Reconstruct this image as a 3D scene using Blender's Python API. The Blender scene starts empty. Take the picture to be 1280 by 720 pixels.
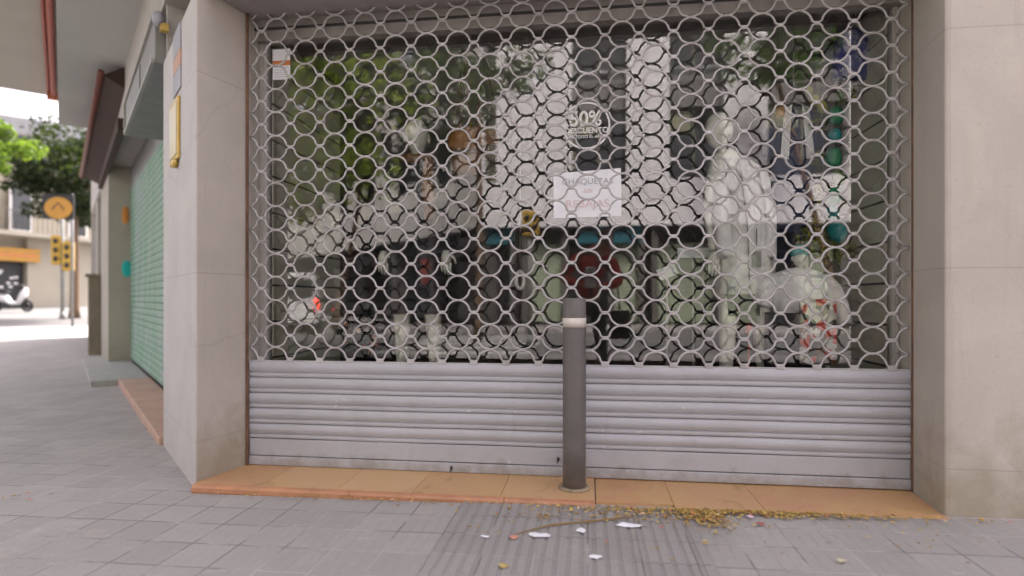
import bpy, bmesh, math, random
from mathutils import Vector, Matrix
random.seed(7)
PI = math.pi; R = math.radians
scene = bpy.context.scene
COL = scene.collection
# ------------------------------------------------------------------ camera frame
F = 730.0; HZ = 373.0; CH = 0.96; YAW = R(7.38)
ST, CT = math.sin(YAW), math.cos(YAW)
GL = 3.29          # glass plane
SH = 3.164         # shutter plane
def ratio(px):
    u = (px-640)/F
    return (-ST+u*CT)/(CT+u*ST)
def P(px, py, Y):
    u = (px-640)/F
    Z = Y/(CT+u*ST)
    return Vector((ratio(px)*Y, Y, CH+(HZ-py)/F*Z))
def PR(px, py, Yv):
    v = P(px, py, Yv); v.y = 2*GL-Yv; return v
D = 0.70710678
def SF(s, o, z):   # side facade frame: s along street, o outward, z up
    return Vector((-2.03-D*s-D*o, 2.82+D*s-D*o, z))
def gz(x, y):      # pavement level
    s = (-(x+2.03)+(y-2.82))*D
    z = -0.045+0.0112*(max(-3.0, min(2.2, x))+2.03)
    z -= 0.012 if x < -3 else 0
    return z + 0.03*max(0.0, min(s, 60)-9)
# ------------------------------------------------------------------ helpers
ORG = {}
def tag(o, label=None, cat=None, group=None, kind=None):
    if label: o['label'] = label
    if cat: o['category'] = cat
    if group: o['group'] = group
    if kind: o['kind'] = kind
    return o
def thing(name, label, cat, loc=(0,0,0), group=None):
    o = bpy.data.objects.new(name, None); COL.objects.link(o)
    o.location = loc; o.empty_display_size = .1
    ORG[o.name] = Vector(loc)
    return tag(o, label, cat, group)
class MB:
    def __init__(s, xf=None):
        s.v = []; s.f = []; s.sm = []; s.xf = xf; s.parts = []
    def add(s, vs, fs, smooth=False):
        n = len(s.v); s.parts.append((vs, fs, smooth))
        for p in vs:
            p = Vector(p); s.v.append(s.xf(*p) if s.xf else p)
        for f in fs: s.f.append([n+i for i in f]); s.sm.append(smooth)
        return s
    def box(s, x0, x1, y0, y1, z0, z1, M=None):
        vs = [(x,y,z) for x in (x0,x1) for y in (y0,y1) for z in (z0,z1)]
        if M: vs = [M @ Vector(p) for p in vs]
        return s.add(vs, [(0,1,3,2),(4,6,7,5),(0,4,5,1),(2,3,7,6),(0,2,6,4),(1,5,7,3)])
    def prism(s, poly, z0, z1):
        n = len(poly)
        vs = [(x,y,z0) for x,y in poly]+[(x,y,z1) for x,y in poly]
        fs = [list(range(n))[::-1], list(range(n,2*n))]+[(i,(i+1)%n,n+(i+1)%n,n+i) for i in range(n)]
        return s.add(vs, fs)
    def loft(s, rings, closed=True, cap=True, smooth=True):
        n = len(rings[0]); vs = [p for r in rings for p in r]; fs = []
        for k in range(len(rings)-1):
            for i in range(n if closed else n-1):
                j = (i+1) % n
                fs.append((k*n+i, k*n+j, (k+1)*n+j, (k+1)*n+i))
        if cap and closed:
            fs.append(list(range(n))[::-1]); fs.append([(len(rings)-1)*n+i for i in range(n)])
        return s.add(vs, fs, smooth)
    def ell(s, secs, n=20, wob=0.0, wn=5):   # (cx,cy,z,rx,ry)
        rr = []
        for q, (cx,cy,z,rx,ry) in enumerate(secs):
            rr.append([(cx+rx*(1+wob*math.sin(wn*2*PI*i/n+q))*math.cos(2*PI*i/n), cy+ry*(1+wob*math.cos(wn*2*PI*i/n+q*.7))*math.sin(2*PI*i/n), z) for i in range(n)])
        return s.loft(rr)
    def tube(s, path, r, n=8, cap=True):
        path = [Vector(p) for p in path]
        rad = r if isinstance(r, (list,tuple)) else [r]*len(path)
        rings = []; prev = None
        for i, p in enumerate(path):
            d = (path[min(i+1,len(path)-1)]-path[max(i-1,0)]).normalized()
            if prev is None:
                a = Vector((0,0,1)) if abs(d.z) < .9 else Vector((1,0,0))
            else: a = prev
            u = (a-d*a.dot(d)).normalized(); w = d.cross(u); prev = u
            rings.append([p+(u*math.cos(2*PI*k/n)+w*math.sin(2*PI*k/n))*rad[i] for k in range(n)])
        return s.loft(rings, cap=cap)
    def ball(s, c, r, n=14, m=9, wob=0):
        c = Vector(c); rx,ry,rz = (r,r,r) if not isinstance(r,(tuple,list)) else r
        rings = []
        for k in range(m+1):
            a = -PI/2+PI*k/m; q = max(.02, math.cos(a))
            rings.append([c+Vector((rx*q*math.cos(2*PI*i/n), ry*q*math.sin(2*PI*i/n), rz*math.sin(a)))*(1+random.uniform(-wob,wob)) for i in range(n)])
        return s.loft(rings)
    def build_each(s, name, m, parent, **k):
        for vs, fs, sm in s.parts:
            b = MB(s.xf); b.add(vs, fs, sm); b.build(name, m, parent, **k)
    def build(s, name, m, parent=None, org=None, bevel=0, solid=0):
        off = ORG[parent.name] if parent else (Vector(org) if org is not None else Vector((0,0,0)))
        me = bpy.data.meshes.new(name)
        me.from_pydata([tuple(p-off) for p in s.v], [], s.f)
        me.polygons.foreach_set('use_smooth', s.sm)
        bm = bmesh.new(); bm.from_mesh(me); bmesh.ops.recalc_face_normals(bm, faces=bm.faces); bm.to_mesh(me); bm.free()
        me.materials.append(m)
        o = bpy.data.objects.new(name, me); COL.objects.link(o)
        if parent: o.parent = parent
        else: o.location = off
        ORG[o.name] = off
        if bevel:
            b = o.modifiers.new('bevel','BEVEL'); b.width = bevel; b.segments = 2; b.limit_method = 'ANGLE'
        if solid:
            b = o.modifiers.new('solid','SOLIDIFY'); b.thickness = solid
        return o
def copy_tree(o, loc, parent=None):
    c = o.copy(); COL.objects.link(c)
    if parent: c.parent = parent
    else: c.location = loc
    for ch in [k for k in bpy.data.objects if k.parent == o]: copy_tree(ch, None, c)
    return c
def skin(verts, edges, radii, sub=2):
    me = bpy.data.meshes.new('tmp'); me.from_pydata(verts, edges, [])
    ob = bpy.data.objects.new('tmp', me); COL.objects.link(ob)
    ob.modifiers.new('s','SKIN'); sm = ob.modifiers.new('u','SUBSURF'); sm.levels = sub; sm.render_levels = sub
    for i, r in enumerate(radii):
        r = r if isinstance(r, tuple) else (r, r)
        me.skin_vertices[0].data[i].radius = r
    me.skin_vertices[0].data[0].use_root = True
    dg = bpy.context.evaluated_depsgraph_get(); dg.update()
    e = ob.evaluated_get(dg); m2 = e.to_mesh()
    vs = [tuple(v.co) for v in m2.vertices]; fs = [tuple(p.vertices) for p in m2.polygons]
    e.to_mesh_clear(); bpy.data.objects.remove(ob); bpy.data.meshes.remove(me)
    return vs, fs
def text(name, body, m, parent, c, size, align='CENTER', bold=0.0, sx=1.0, thick=.0008):
    cu = bpy.data.curves.new(name, 'FONT'); cu.body = body; cu.size = size
    cu.align_x = align; cu.align_y = 'CENTER'; cu.offset = bold; cu.extrude = thick
    ob = bpy.data.objects.new('tmptext', cu); COL.objects.link(ob)
    dg = bpy.context.evaluated_depsgraph_get(); dg.update()
    e = ob.evaluated_get(dg); m2 = e.to_mesh()
    mb = MB(); c = Vector(c)
    mb.add([c+Vector((v.co.x*sx, -v.co.z, v.co.y)) for v in m2.vertices], [tuple(p.vertices) for p in m2.polygons])
    e.to_mesh_clear(); bpy.data.objects.remove(ob); bpy.data.curves.remove(cu)
    return mb.build(name, m, parent)
# ------------------------------------------------------------------ materials
def nodes(name):
    m = bpy.data.materials.new(name); m.use_nodes = True
    nt = m.node_tree; return m, nt, nt.nodes, nt.links, nt.nodes['Principled BSDF']
def N(ns, t, **k):
    n = ns.new(t)
    for a, b in k.items():
        if a in n.inputs.keys(): n.inputs[a].default_value = b
        else: setattr(n, a, b)
    return n
def mixc(ns, ln, fac, a, b, mode='MIX'):
    n = ns.new('ShaderNodeMix'); n.data_type = 'RGBA'; n.blend_type = mode
    for sock, v in ((n.inputs[0], fac), (n.inputs[6], a), (n.inputs[7], b)):
        if isinstance(v, (int,float)): sock.default_value = v
        elif isinstance(v, (tuple,list)): sock.default_value = (*v[:3], 1)
        else: ln.new(v, sock)
    return n.outputs[2]
def ramp(ns, ln, src, p0, p1, c0=(0,0,0), c1=(1,1,1)):
    r = ns.new('ShaderNodeValToRGB'); e = r.color_ramp.elements
    e[0].position = p0; e[1].position = p1; e[0].color = (*c0,1); e[1].color = (*c1,1)
    ln.new(src, r.inputs[0]); return r.outputs[0]
def noise(ns, ln, vec, scale, detail=5, rough=.55, dist=0):
    n = ns.new('ShaderNodeTexNoise'); n.inputs['Scale'].default_value = scale
    n.inputs['Detail'].default_value = detail; n.inputs['Roughness'].default_value = rough; n.inputs['Distortion'].default_value = dist
    if vec: ln.new(vec, n.inputs['Vector'])
    return n.outputs['Fac']
def mapped(ns, ln, src, scale):
    mp = ns.new('ShaderNodeMapping'); mp.inputs['Scale'].default_value = scale; ln.new(src, mp.inputs['Vector']); return mp.outputs[0]
def mat(name, c, rough=.6, var=.12, scale=6, metal=0, bump=.15, bscale=60, stain=None, samt=.5, sscale=3, island=0, spec=None, bd=.002):
    m, nt, ns, ln, bs = nodes(name)
    tc = ns.new('ShaderNodeTexCoord').outputs['Object']
    lo = tuple(x*(1-var) for x in c); hi = tuple(min(.95, x*(1+var)) for x in c)
    n1 = noise(ns, ln, tc, scale, 6)
    col = mixc(ns, ln, ramp(ns, ln, n1, .3, .7), lo, hi)
    if stain:
        n2 = noise(ns, ln, tc, sscale, 8, .65, .6)
        f = ramp(ns, ln, n2, .5, .72, (0,0,0), (samt,)*3)
        col = mixc(ns, ln, f, col, stain)
    if island:
        g = ns.new('ShaderNodeNewGeometry')
        f = ramp(ns, ln, g.outputs['Random Per Island'], 0, 1, (1-island,)*3, (1+island,)*3)
        col = mixc(ns, ln, 1.0, col, f, 'MULTIPLY')
    ln.new(col, bs.inputs['Base Color'])
    bs.inputs['Roughness'].default_value = rough; bs.inputs['Metallic'].default_value = metal
    if spec is not None: bs.inputs['Specular IOR Level'].default_value = spec
    if bump:
        b = ns.new('ShaderNodeBump'); b.inputs['Strength'].default_value = bump; b.inputs['Distance'].default_value = bd
        ln.new(noise(ns, ln, tc, bscale, 4), b.inputs['Height']); ln.new(b.outputs[0], bs.inputs['Normal'])
    return m
# stone cladding of the piers: pinkish cream, veined, with block joints and grime near the foot
def stone(name, c, grime=.6, side=False):
    m, nt, ns, ln, bs = nodes(name)
    tcn = ns.new('ShaderNodeTexCoord'); tc = tcn.outputs['Object']
    sep = ns.new('ShaderNodeSeparateXYZ'); ln.new(tc, sep.inputs[0])
    z = sep.outputs['Z']
    col = mixc(ns, ln, ramp(ns, ln, noise(ns, ln, tc, 2.2, 8, .6, .4), .3, .75), tuple(x*.88 for x in c), tuple(x*1.1 for x in c))
    col = mixc(ns, ln, ramp(ns, ln, noise(ns, ln, mapped(ns,ln,tc,(9,9,1.2)), 2.5, 6, .6), .55, .8, (0,0,0), (.35,)*3), col, (c[0]*.78, c[1]*.74, c[2]*.66))
    # pale pitting
    col = mixc(ns, ln, ramp(ns, ln, noise(ns, ln, tc, 34, 4, .5), .63, .73, (0,0,0), (.3,)*3), col, (c[0]*.68, c[1]*.66, c[2]*.6))
    col = mixc(ns, ln, ramp(ns, ln, noise(ns, ln, tc, 150, 4, .7), .35, .7, (.22,)*3, (0,0,0)), col, tuple(x*.62 for x in c))
    col = mixc(ns, ln, ramp(ns, ln, noise(ns, ln, mapped(ns,ln,tc,(14,14,.35)), 1.6, 5, .6), .60, .72, (0,0,0), (.28,)*3), col, (c[0]*.66,c[1]*.62,c[2]*.55))
    # blotchy rising-damp stain, broken edge
    mr = ns.new('ShaderNodeMapRange'); ln.new(z, mr.inputs[0])
    mr.inputs[1].default_value = .75; mr.inputs[2].default_value = -.05; mr.inputs[3].default_value = -.3; mr.inputs[4].default_value = .5
    ad = ns.new('ShaderNodeMath'); ad.operation = 'ADD'; ln.new(mr.outputs[0], ad.inputs[0]); ln.new(noise(ns, ln, tc, 5, 8, .68, .5), ad.inputs[1])
    f = ramp(ns, ln, ad.outputs[0], .55, .95, (0,0,0), (grime,)*3)
    col = mixc(ns, ln, f, col, (.20,.165,.085))
    # joints
    jf = None
    for zz in (.205, 1.095, 2.155, 3.2):
        s = ns.new('ShaderNodeMath'); s.operation = 'SUBTRACT'; ln.new(z, s.inputs[0]); s.inputs[1].default_value = zz
        a = ns.new('ShaderNodeMath'); a.operation = 'ABSOLUTE'; ln.new(s.outputs[0], a.inputs[0])
        l = ns.new('ShaderNodeMath'); l.operation = 'LESS_THAN'; ln.new(a.outputs[0], l.inputs[0]); l.inputs[1].default_value = .0022
        if jf is None: jf = l.outputs[0]
        else:
            q = ns.new('ShaderNodeMath'); q.operation = 'MAXIMUM'; ln.new(jf, q.inputs[0]); ln.new(l.outputs[0], q.inputs[1]); jf = q.outputs[0]
    q = ns.new('ShaderNodeMath'); q.operation = 'MULTIPLY'; ln.new(jf, q.inputs[0]); q.inputs[1].default_value = .55
    col = mixc(ns, ln, q.outputs[0], col, tuple(x*.5 for x in c))
    # a hairline crack
    vo = ns.new('ShaderNodeTexVoronoi'); vo.feature = 'DISTANCE_TO_EDGE'; vo.inputs['Scale'].default_value = .33
    nn = ns.new('ShaderNodeTexNoise'); nn.inputs['Scale'].default_value = 2; ln.new(tc, nn.inputs['Vector'])
    mx = ns.new('ShaderNodeVectorMath'); mx.operation = 'MULTIPLY_ADD'; ln.new(nn.outputs['Color'], mx.inputs[0]); mx.inputs[1].default_value = (.5,.5,.5); ln.new(tc, mx.inputs[2])
    ln.new(mx.outputs[0], vo.inputs['Vector'])
    col = mixc(ns, ln, ramp(ns, ln, vo.outputs['Distance'], 0, 0.0025, (.22,)*3, (0,0,0)), col, tuple(x*.5 for x in c))
    ln.new(col, bs.inputs['Base Color']); bs.inputs['Roughness'].default_value = .62
    b = ns.new('ShaderNodeBump'); b.inputs['Strength'].default_value = .35; b.inputs['Distance'].default_value = .003
    ln.new(noise(ns, ln, tc, 40, 10, .72), b.inputs['Height']); ln.new(b.outputs[0], bs.inputs['Normal'])
    return m
M_stone = stone('cream stone', (.475,.425,.375), .55)
M_stone2 = stone('pale side stone', (.52,.485,.48), .1)
M_stone3 = stone('beige stone', (.40,.37,.31), .25)
M_lintel = mat('grey lintel render', (.30,.27,.265), .8)
M_wallup = mat('upper render', (.42,.39,.36), .85)
M_soffit = mat('soffit paint', (.50,.49,.47), .85, .06, 1.5, stain=(.48,.46,.42), samt=.3, sscale=1)
M_soffit2 = mat('upper soffit paint', (.5,.46,.4), .85, .06, 1.5)
M_red = mat('red oxide paint', (.36,.07,.045), .5)
M_orange = mat('orange clamp paint', (.6,.2,.07), .5)
def slatmat():
    m = mat('grey lacquered slats', (.39,.385,.415), .42, .04, 3, stain=(.30,.285,.285), samt=.4, sscale=5, bump=.05)
    nt = m.node_tree; ns, ln = nt.nodes, nt.links; bs = ns['Principled BSDF']; src = bs.inputs['Base Color'].links[0].from_socket
    tc = ns.new('ShaderNodeTexCoord').outputs['Object']
    col = mixc(ns, ln, ramp(ns, ln, noise(ns, ln, mapped(ns,ln,tc,(9,1,1.4)), 1.3, 6, .7), .58, .80, (0,0,0), (.28,)*3), src, (.22,.19,.165))
    col = mixc(ns, ln, ramp(ns, ln, noise(ns, ln, mapped(ns,ln,tc,(1.5,1,30)), 2.0, 6, .7), .64, .70, (0,0,0), (.35,)*3), col, (.55,.54,.56))
    col = mixc(ns, ln, ramp(ns, ln, noise(ns, ln, tc, 22, 3, .5), .70, .73, (0,0,0), (.5,)*3), col, (.60,.60,.60))
    sp = ns.new('ShaderNodeSeparateXYZ'); ln.new(tc, sp.inputs[0]); mr = ns.new('ShaderNodeMapRange'); ln.new(sp.outputs['Z'], mr.inputs[0])
    mr.inputs[1].default_value = .16; mr.inputs[2].default_value = 0; mr.inputs[3].default_value = -.25; mr.inputs[4].default_value = .2
    ad = ns.new('ShaderNodeMath'); ln.new(mr.outputs[0], ad.inputs[0]); ln.new(noise(ns, ln, tc, 9, 8, .75), ad.inputs[1])
    col = mixc(ns, ln, ramp(ns, ln, ad.outputs[0], .52, .72, (0,0,0), (.55,)*3), col, (.20,.17,.13))
    ln.new(col, bs.inputs['Base Color']); return m
M_shut = slatmat()
M_shut_old = mat('plain slat', (.36,.35,.375), .42, .05, 3, stain=(.28,.265,.265), samt=.45, sscale=5, bump=.05)
M_ring = mat('galvanised grille rod', (.41,.39,.395), .45, .18, 4, metal=.1, stain=(.20,.16,.13), samt=.7, sscale=6, bump=.1)
M_alu = mat('anodised frame', (.36,.34,.31), .45, .08, 8, metal=.1, bump=.05)
M_rust = mat('rusty joint', (.14,.075,.045), .85, .35, 14)
M_slatwall = mat('cream slatwall laminate', (.84,.83,.70), .2, .06, 2, bump=0)
M_groove = mat('dark groove', (.03,.03,.028), .7, bump=0)
M_bollard = mat('dark bollard paint', (.115,.103,.098), .5, .12, 9, stain=(.17,.14,.12), samt=.5, sscale=10, bump=.15)
def scratch(m, c, amt=.6):
    nt = m.node_tree; ns, ln = nt.nodes, nt.links; bs = ns['Principled BSDF']; src = bs.inputs['Base Color'].links[0].from_socket
    tc = ns.new('ShaderNodeTexCoord').outputs['Object']
    col = mixc(ns, ln, ramp(ns, ln, noise(ns, ln, mapped(ns,ln,tc,(40,40,3)), 2.0, 5, .7), .66, .70, (0,0,0), (amt,)*3), src, c)
    col = mixc(ns, ln, ramp(ns, ln, noise(ns, ln, tc, 60, 4, .6), .70, .73, (0,0,0), (amt,)*3), col, c)
    sp = ns.new('ShaderNodeSeparateXYZ'); ln.new(tc, sp.inputs[0]); mr = ns.new('ShaderNodeMapRange'); ln.new(sp.outputs['Z'], mr.inputs[0])
    mr.inputs[1].default_value = .28; mr.inputs[2].default_value = 0; mr.inputs[3].default_value = -.3; mr.inputs[4].default_value = .25
    ad = ns.new('ShaderNodeMath'); ln.new(mr.outputs[0], ad.inputs[0]); ln.new(noise(ns, ln, tc, 16, 8, .75), ad.inputs[1])
    col = mixc(ns, ln, ramp(ns, ln, ad.outputs[0], .52, .68, (0,0,0), (.6,)*3), col, (.19,.16,.15)); ln.new(col, bs.inputs['Base Color'])
scratch(M_bollard, (.22,.19,.17), .5)
M_band = mat('reflective band', (.60,.55,.50), .35, .2, 12, stain=(.2,.17,.15), samt=.7, sscale=12)
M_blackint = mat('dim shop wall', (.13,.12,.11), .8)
M_dark = mat('dark glazing backing', (.02,.02,.021), .5, bump=0)
M_white = mat('white plastic', (.74,.73,.71), .5, .04)
M_paper = mat('white paper', (.82,.82,.86), .7, .02, bump=0)
M_manneq = mat('cream mannequin lacquer', (.80,.80,.72), .3, .04, bump=0)
M_coat = mat('white cotton', (.86,.86,.86), .85, .05, 10, bump=.4, bscale=18, bd=.01)
M_darkcloth = mat('black cotton', (.025,.025,.03), .9, .2, 10)
M_navy = mat('navy cotton', (.02,.03,.085), .85, .2, 10, bump=.4, bscale=18, bd=.01)
M_blue = mat('royal blue print', (.03,.045,.25), .8, .3, 20, stain=(.6,.6,.7), samt=.9, sscale=26)
M_teal = mat('teal foil', (.01,.25,.26), .35, .4, 18)
M_turq = mat('turquoise cloth', (.02,.42,.45), .7, .1)
M_green = mat('green foil', (.03,.28,.12), .4, .4, 18)
M_yel = mat('yellow green leaf', (.38,.40,.07), .6, .3, 15)
M_dkgreen = mat('dark garland leaf', (.06,.12,.02), .6, .4, 15)
M_brown = mat('brown leather', (.20,.085,.03), .5, .25, 9)
M_orangeb = mat('tan leather', (.36,.15,.04), .5, .2, 9)
M_redcl = mat('red jacket fabric', (.52,.05,.035), .8, .15, 8, bump=.4, bscale=14, bd=.01)
M_redp = mat('red print', (.55,.06,.03), .6, .4, 25)
def printmat():
    m, nt, ns, ln, bs = nodes('graphic print')
    tc = ns.new('ShaderNodeTexCoord').outputs['Object']
    v = ns.new('ShaderNodeTexVoronoi'); v.inputs['Scale'].default_value = 26; ln.new(tc, v.inputs['Vector'])
    sp = ns.new('ShaderNodeSeparateXYZ'); ln.new(v.outputs['Color'], sp.inputs[0])
    r = ns.new('ShaderNodeValToRGB'); r.color_ramp.interpolation = 'CONSTANT'; ln.new(sp.outputs[0], r.inputs[0])
    e = r.color_ramp.elements; e[0].color = (.6,.58,.55,1); e[1].position = .22; e[1].color = (.04,.035,.035,1)
    for p, c in ((.5,(.5,.05,.03)),(.66,(.12,.06,.03)),(.8,(.55,.53,.5))):
        q = e.new(p); q.color = (*c,1)
    ln.new(r.outputs[0], bs.inputs['Base Color']); bs.inputs['Roughness'].default_value = .7; return m
M_print = printmat()
M_skin = mat('skin', (.50,.29,.20), .5, .06, 9)
M_hair = mat('dark hair', (.03,.02,.015), .6, .2, 30)
M_brass = mat('brass', (.55,.38,.10), .4, .12, 9, metal=.3)
M_cream = mat('cream enamel', (.6,.53,.36), .4, .06)
M_slate = mat('slate blue enamel', (.32,.32,.36), .5)
M_wood = mat('tree bark', (.16,.10,.06), .9, .3, 14, bump=.6, bscale=30, bd=.02)
M_awn = mat('brown awning cloth', (.05,.026,.02), .8, .2, 6)
M_signgrey = mat('grey sign box', (.22,.215,.21), .5)
M_headgrey = mat('grey header', (.24,.24,.23), .5)
M_oppw = mat('white facade panels', (.82,.79,.79), .7, .05, .5, island=.04)
M_oppside = mat('pale facade', (.58,.56,.52), .8, .07, .5)
M_opps = mat('ground floor granite', (.12,.11,.10), .5, .15, 3)
M_oppgreen = mat('pale green shutter paint', (.36,.41,.29), .5, .08, 2)
M_tealsign = mat('teal sign', (.015,.13,.17), .5)
M_yellow = mat('signal yellow', (.50,.31,.04), .45, .1)
M_amber = mat('amber sign', (.48,.24,.03), .45, .1, 4)
M_black = mat('black metal', (.02,.02,.02), .5)
M_grey = mat('grey pole', (.22,.22,.21), .5)
M_carw = mat('white car paint', (.75,.75,.75), .25, .02, bump=0)
M_rubber = mat('rubber', (.02,.02,.02), .8)
M_farw = mat('cream far facade', (.40,.36,.29), .85, .08, .6, stain=(.3,.27,.22), samt=.4, sscale=.6)
M_farw2 = mat('beige far facade', (.34,.31,.26), .85, .08, .6)
M_graf1 = mat('turquoise spray', (.0,.45,.42), .5)
M_graf2 = mat('orange spray', (.6,.22,.04), .5)
def emis(name, c, e):
    m, nt, ns, ln, bs = nodes(name)
    bs.inputs['Base Color'].default_value = (*c,1); bs.inputs['Emission Color'].default_value = (*c,1); bs.inputs['Emission Strength'].default_value = e
    return m
M_tail = emis('lit tail lamp', (.9,.06,.03), 2.5); M_head = emis('lit lamp', (1,.8,.5), 2.5)
def leafmat(name, c1, c2):
    m, nt, ns, ln, bs = nodes(name)
    g = ns.new('ShaderNodeNewGeometry')
    col = mixc(ns, ln, g.outputs['Random Per Island'], c1, c2)
    ln.new(col, bs.inputs['Base Color']); bs.inputs['Roughness'].default_value = .6
    tr = ns.new('ShaderNodeBsdfTranslucent'); ln.new(mixc(ns, ln, 1.0, col, (1.5,1.7,.6), 'MULTIPLY'), tr.inputs['Color'])
    mx = ns.new('ShaderNodeMixShader'); mx.inputs[0].default_value = .45
    ln.new(bs.outputs[0], mx.inputs[1]); ln.new(tr.outputs[0], mx.inputs[2]); ln.new(mx.outputs[0], ns['Material Output'].inputs['Surface'])
    return m
M_leaf = leafmat('plane tree leaf', (.22,.29,.05), (.42,.46,.12))
M_leaff = leafmat('street leaf', (.07,.12,.02), (.15,.20,.045))
M_leafd = leafmat('dark leaf', (.012,.02,.008), (.04,.055,.02))
M_leafm = leafmat('mid green leaf', (.04,.09,.01), (.12,.19,.03))
def litter_mat():
    m, nt, ns, ln, bs = nodes('dry petals and leaves')
    g = ns.new('ShaderNodeNewGeometry'); r = ns.new('ShaderNodeValToRGB'); ln.new(g.outputs['Random Per Island'], r.inputs[0])
    e = r.color_ramp.elements; e[0].color = (.30,.19,.05,1); e[1].color = (.55,.42,.2,1)
    for p, c in ((.3,(.42,.28,.07)),(.55,(.22,.15,.06)),(.75,(.5,.36,.1)),(.9,(.6,.42,.25)),(.95,(.5,.12,.08))):
        q = e.new(p); q.color = (*c,1)
    r.color_ramp.interpolation = 'CONSTANT'
    ln.new(mixc(ns, ln, 1.0, r.outputs[0], (1.15,1.12,1.1), 'MULTIPLY'), bs.inputs['Base Color']); bs.inputs['Roughness'].default_value = .8
    return m
M_litter = litter_mat()
def glassmat(name, refl, tint=(.9,.92,.9)):
    m, nt, ns, ln, bs = nodes(name); ns.remove(bs)
    t = ns.new('ShaderNodeBsdfTransparent'); t.inputs[0].default_value = (*tint,1)
    g = ns.new('ShaderNodeBsdfGlossy'); g.inputs['Roughness'].default_value = 0; g.inputs['Color'].default_value = (.97,.97,.97,1)
    lw = ns.new('ShaderNodeFresnel'); lw.inputs['IOR'].default_value = 1.5
    a = ns.new('ShaderNodeMath'); a.operation = 'ADD'; a.use_clamp = True; ln.new(lw.outputs[0], a.inputs[0]); a.inputs[1].default_value = refl
    mx = ns.new('ShaderNodeMixShader'); ln.new(a.outputs[0], mx.inputs[0]); ln.new(t.outputs[0], mx.inputs[1]); ln.new(g.outputs[0], mx.inputs[2])
    ln.new(mx.outputs[0], ns['Material Output'].inputs['Surface'])
    return m
M_glass = glassmat('solar control glass', .065, (.99,1,.99))
def winmat():
    m, nt, ns, ln, bs = nodes('window pane'); bs.inputs['Base Color'].default_value = (.03,.032,.035,1); bs.inputs['Roughness'].default_value = .08
    bs.inputs['Specular IOR Level'].default_value = .8; return m
M_pane = winmat()
def pavement(name, c, jc, tile=.2, rib=False):
    m, nt, ns, ln, bs = nodes(name)
    tc = ns.new('ShaderNodeTexCoord').outputs['Object']
    br = ns.new('ShaderNodeTexBrick'); br.offset = 0; br.squash = 1
    br.inputs['Scale'].default_value = 1; br.inputs['Brick Width'].default_value = tile; br.inputs['Row Height'].default_value = tile
    br.inputs['Mortar Size'].default_value = .0038; br.inputs['Mortar Smooth'].default_value = .4; br.inputs['Bias'].default_value = 0
    br.inputs['Color1'].default_value = (c[0]*.91,c[1]*.91,c[2]*.91,1); br.inputs['Color2'].default_value = (c[0]*1.07,c[1]*1.07,c[2]*1.07,1)
    br.inputs['Mortar'].default_value = (*jc,1); ln.new(tc, br.inputs['Vector'])
    # joints filled unevenly: pale in places, dark in others
    jn = ramp(ns, ln, noise(ns, ln, tc, 1.7, 5, .6), .45, .55, tuple(x*.45 for x in c), jc)
    col = mixc(ns, ln, br.outputs['Fac'], br.outputs['Color'], jn)
    col = mixc(ns, ln, ramp(ns, ln, noise(ns, ln, tc, 1.1, 8, .65, .3), .35, .7, (0,0,0), (.5,)*3), col, tuple(x*.72 for x in c))
    col = mixc(ns, ln, ramp(ns, ln, noise(ns, ln, tc, 5, 6, .6), .58, .75, (0,0,0), (.35,)*3), col, (c[0]*1.25,c[1]*1.16,c[2]*1.05))
    col = mixc(ns, ln, ramp(ns, ln, noise(ns, ln, tc, 160, 3, .6), .3, .7, (.25,)*3, (0,0,0)), col, tuple(x*.5 for x in c))
    sp = ns.new('ShaderNodeTexVoronoi'); sp.inputs['Scale'].default_value = 3.2; ln.new(tc, sp.inputs['Vector'])
    col = mixc(ns, ln, ramp(ns, ln, sp.outputs['Distance'], .03, .06, (.55,)*3, (0,0,0)), col, tuple(x*.42 for x in c))
    col = mixc(ns, ln, ramp(ns, ln, noise(ns, ln, mapped(ns,ln,tc,(2.2,9,1)), 2.4, 6, .7, .8), .60, .70, (0,0,0), (.4,)*3), col, tuple(min(.8,x*1.45) for x in c))
    col = mixc(ns, ln, ramp(ns, ln, noise(ns, ln, tc, 55, 3, .6), .62, .70, (0,0,0), (.4,)*3), col, tuple(x*.55 for x in c))
    ln.new(col, bs.inputs['Base Color']); bs.inputs['Roughness'].default_value = .75
    # panot relief: quarter tiles
    b2 = ns.new('ShaderNodeTexBrick'); b2.offset = 0; b2.inputs['Scale'].default_value = 1
    b2.inputs['Brick Width'].default_value = tile/4; b2.inputs['Row Height'].default_value = tile; b2.inputs['Mortar Size'].default_value = .003; b2.inputs['Mortar Smooth'].default_value = .6
    ln.new(tc, b2.inputs['Vector'])
    ad = ns.new('ShaderNodeMath'); ad.operation = 'MULTIPLY_ADD'; ln.new(br.outputs['Fac'], ad.inputs[0]); ad.inputs[1].default_value = -.8; 
    wn = ns.new('ShaderNodeMath'); wn.operation = 'MULTIPLY'; ln.new(noise(ns, ln, tc, 90, 5, .6), wn.inputs[0]); wn.inputs[1].default_value = .5; ln.new(wn.outputs[0], ad.inputs[2])
    a2 = ns.new('ShaderNodeMath'); a2.operation = 'MULTIPLY_ADD'; ln.new(b2.outputs['Fac'], a2.inputs[0]); a2.inputs[1].default_value = 0 if rib else -.35; ln.new(ad.outputs[0], a2.inputs[2])
    b = ns.new('ShaderNodeBump'); b.inputs['Strength'].default_value = .8; b.inputs['Distance'].default_value = .005
    ln.new(a2.outputs[0], b.inputs['Height']); ln.new(b.outputs[0], bs.inputs['Normal'])
    return m
M_pave = pavement('grey pavement tiles', (.385,.36,.345), (.62,.58,.55))
M_rib = pavement('ribbed tactile tiles', (.345,.322,.31), (.47,.44,.42), rib=True)
M_road = mat('asphalt', (.14,.137,.133), .85, .15, 3, bump=.5, bscale=120)
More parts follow.
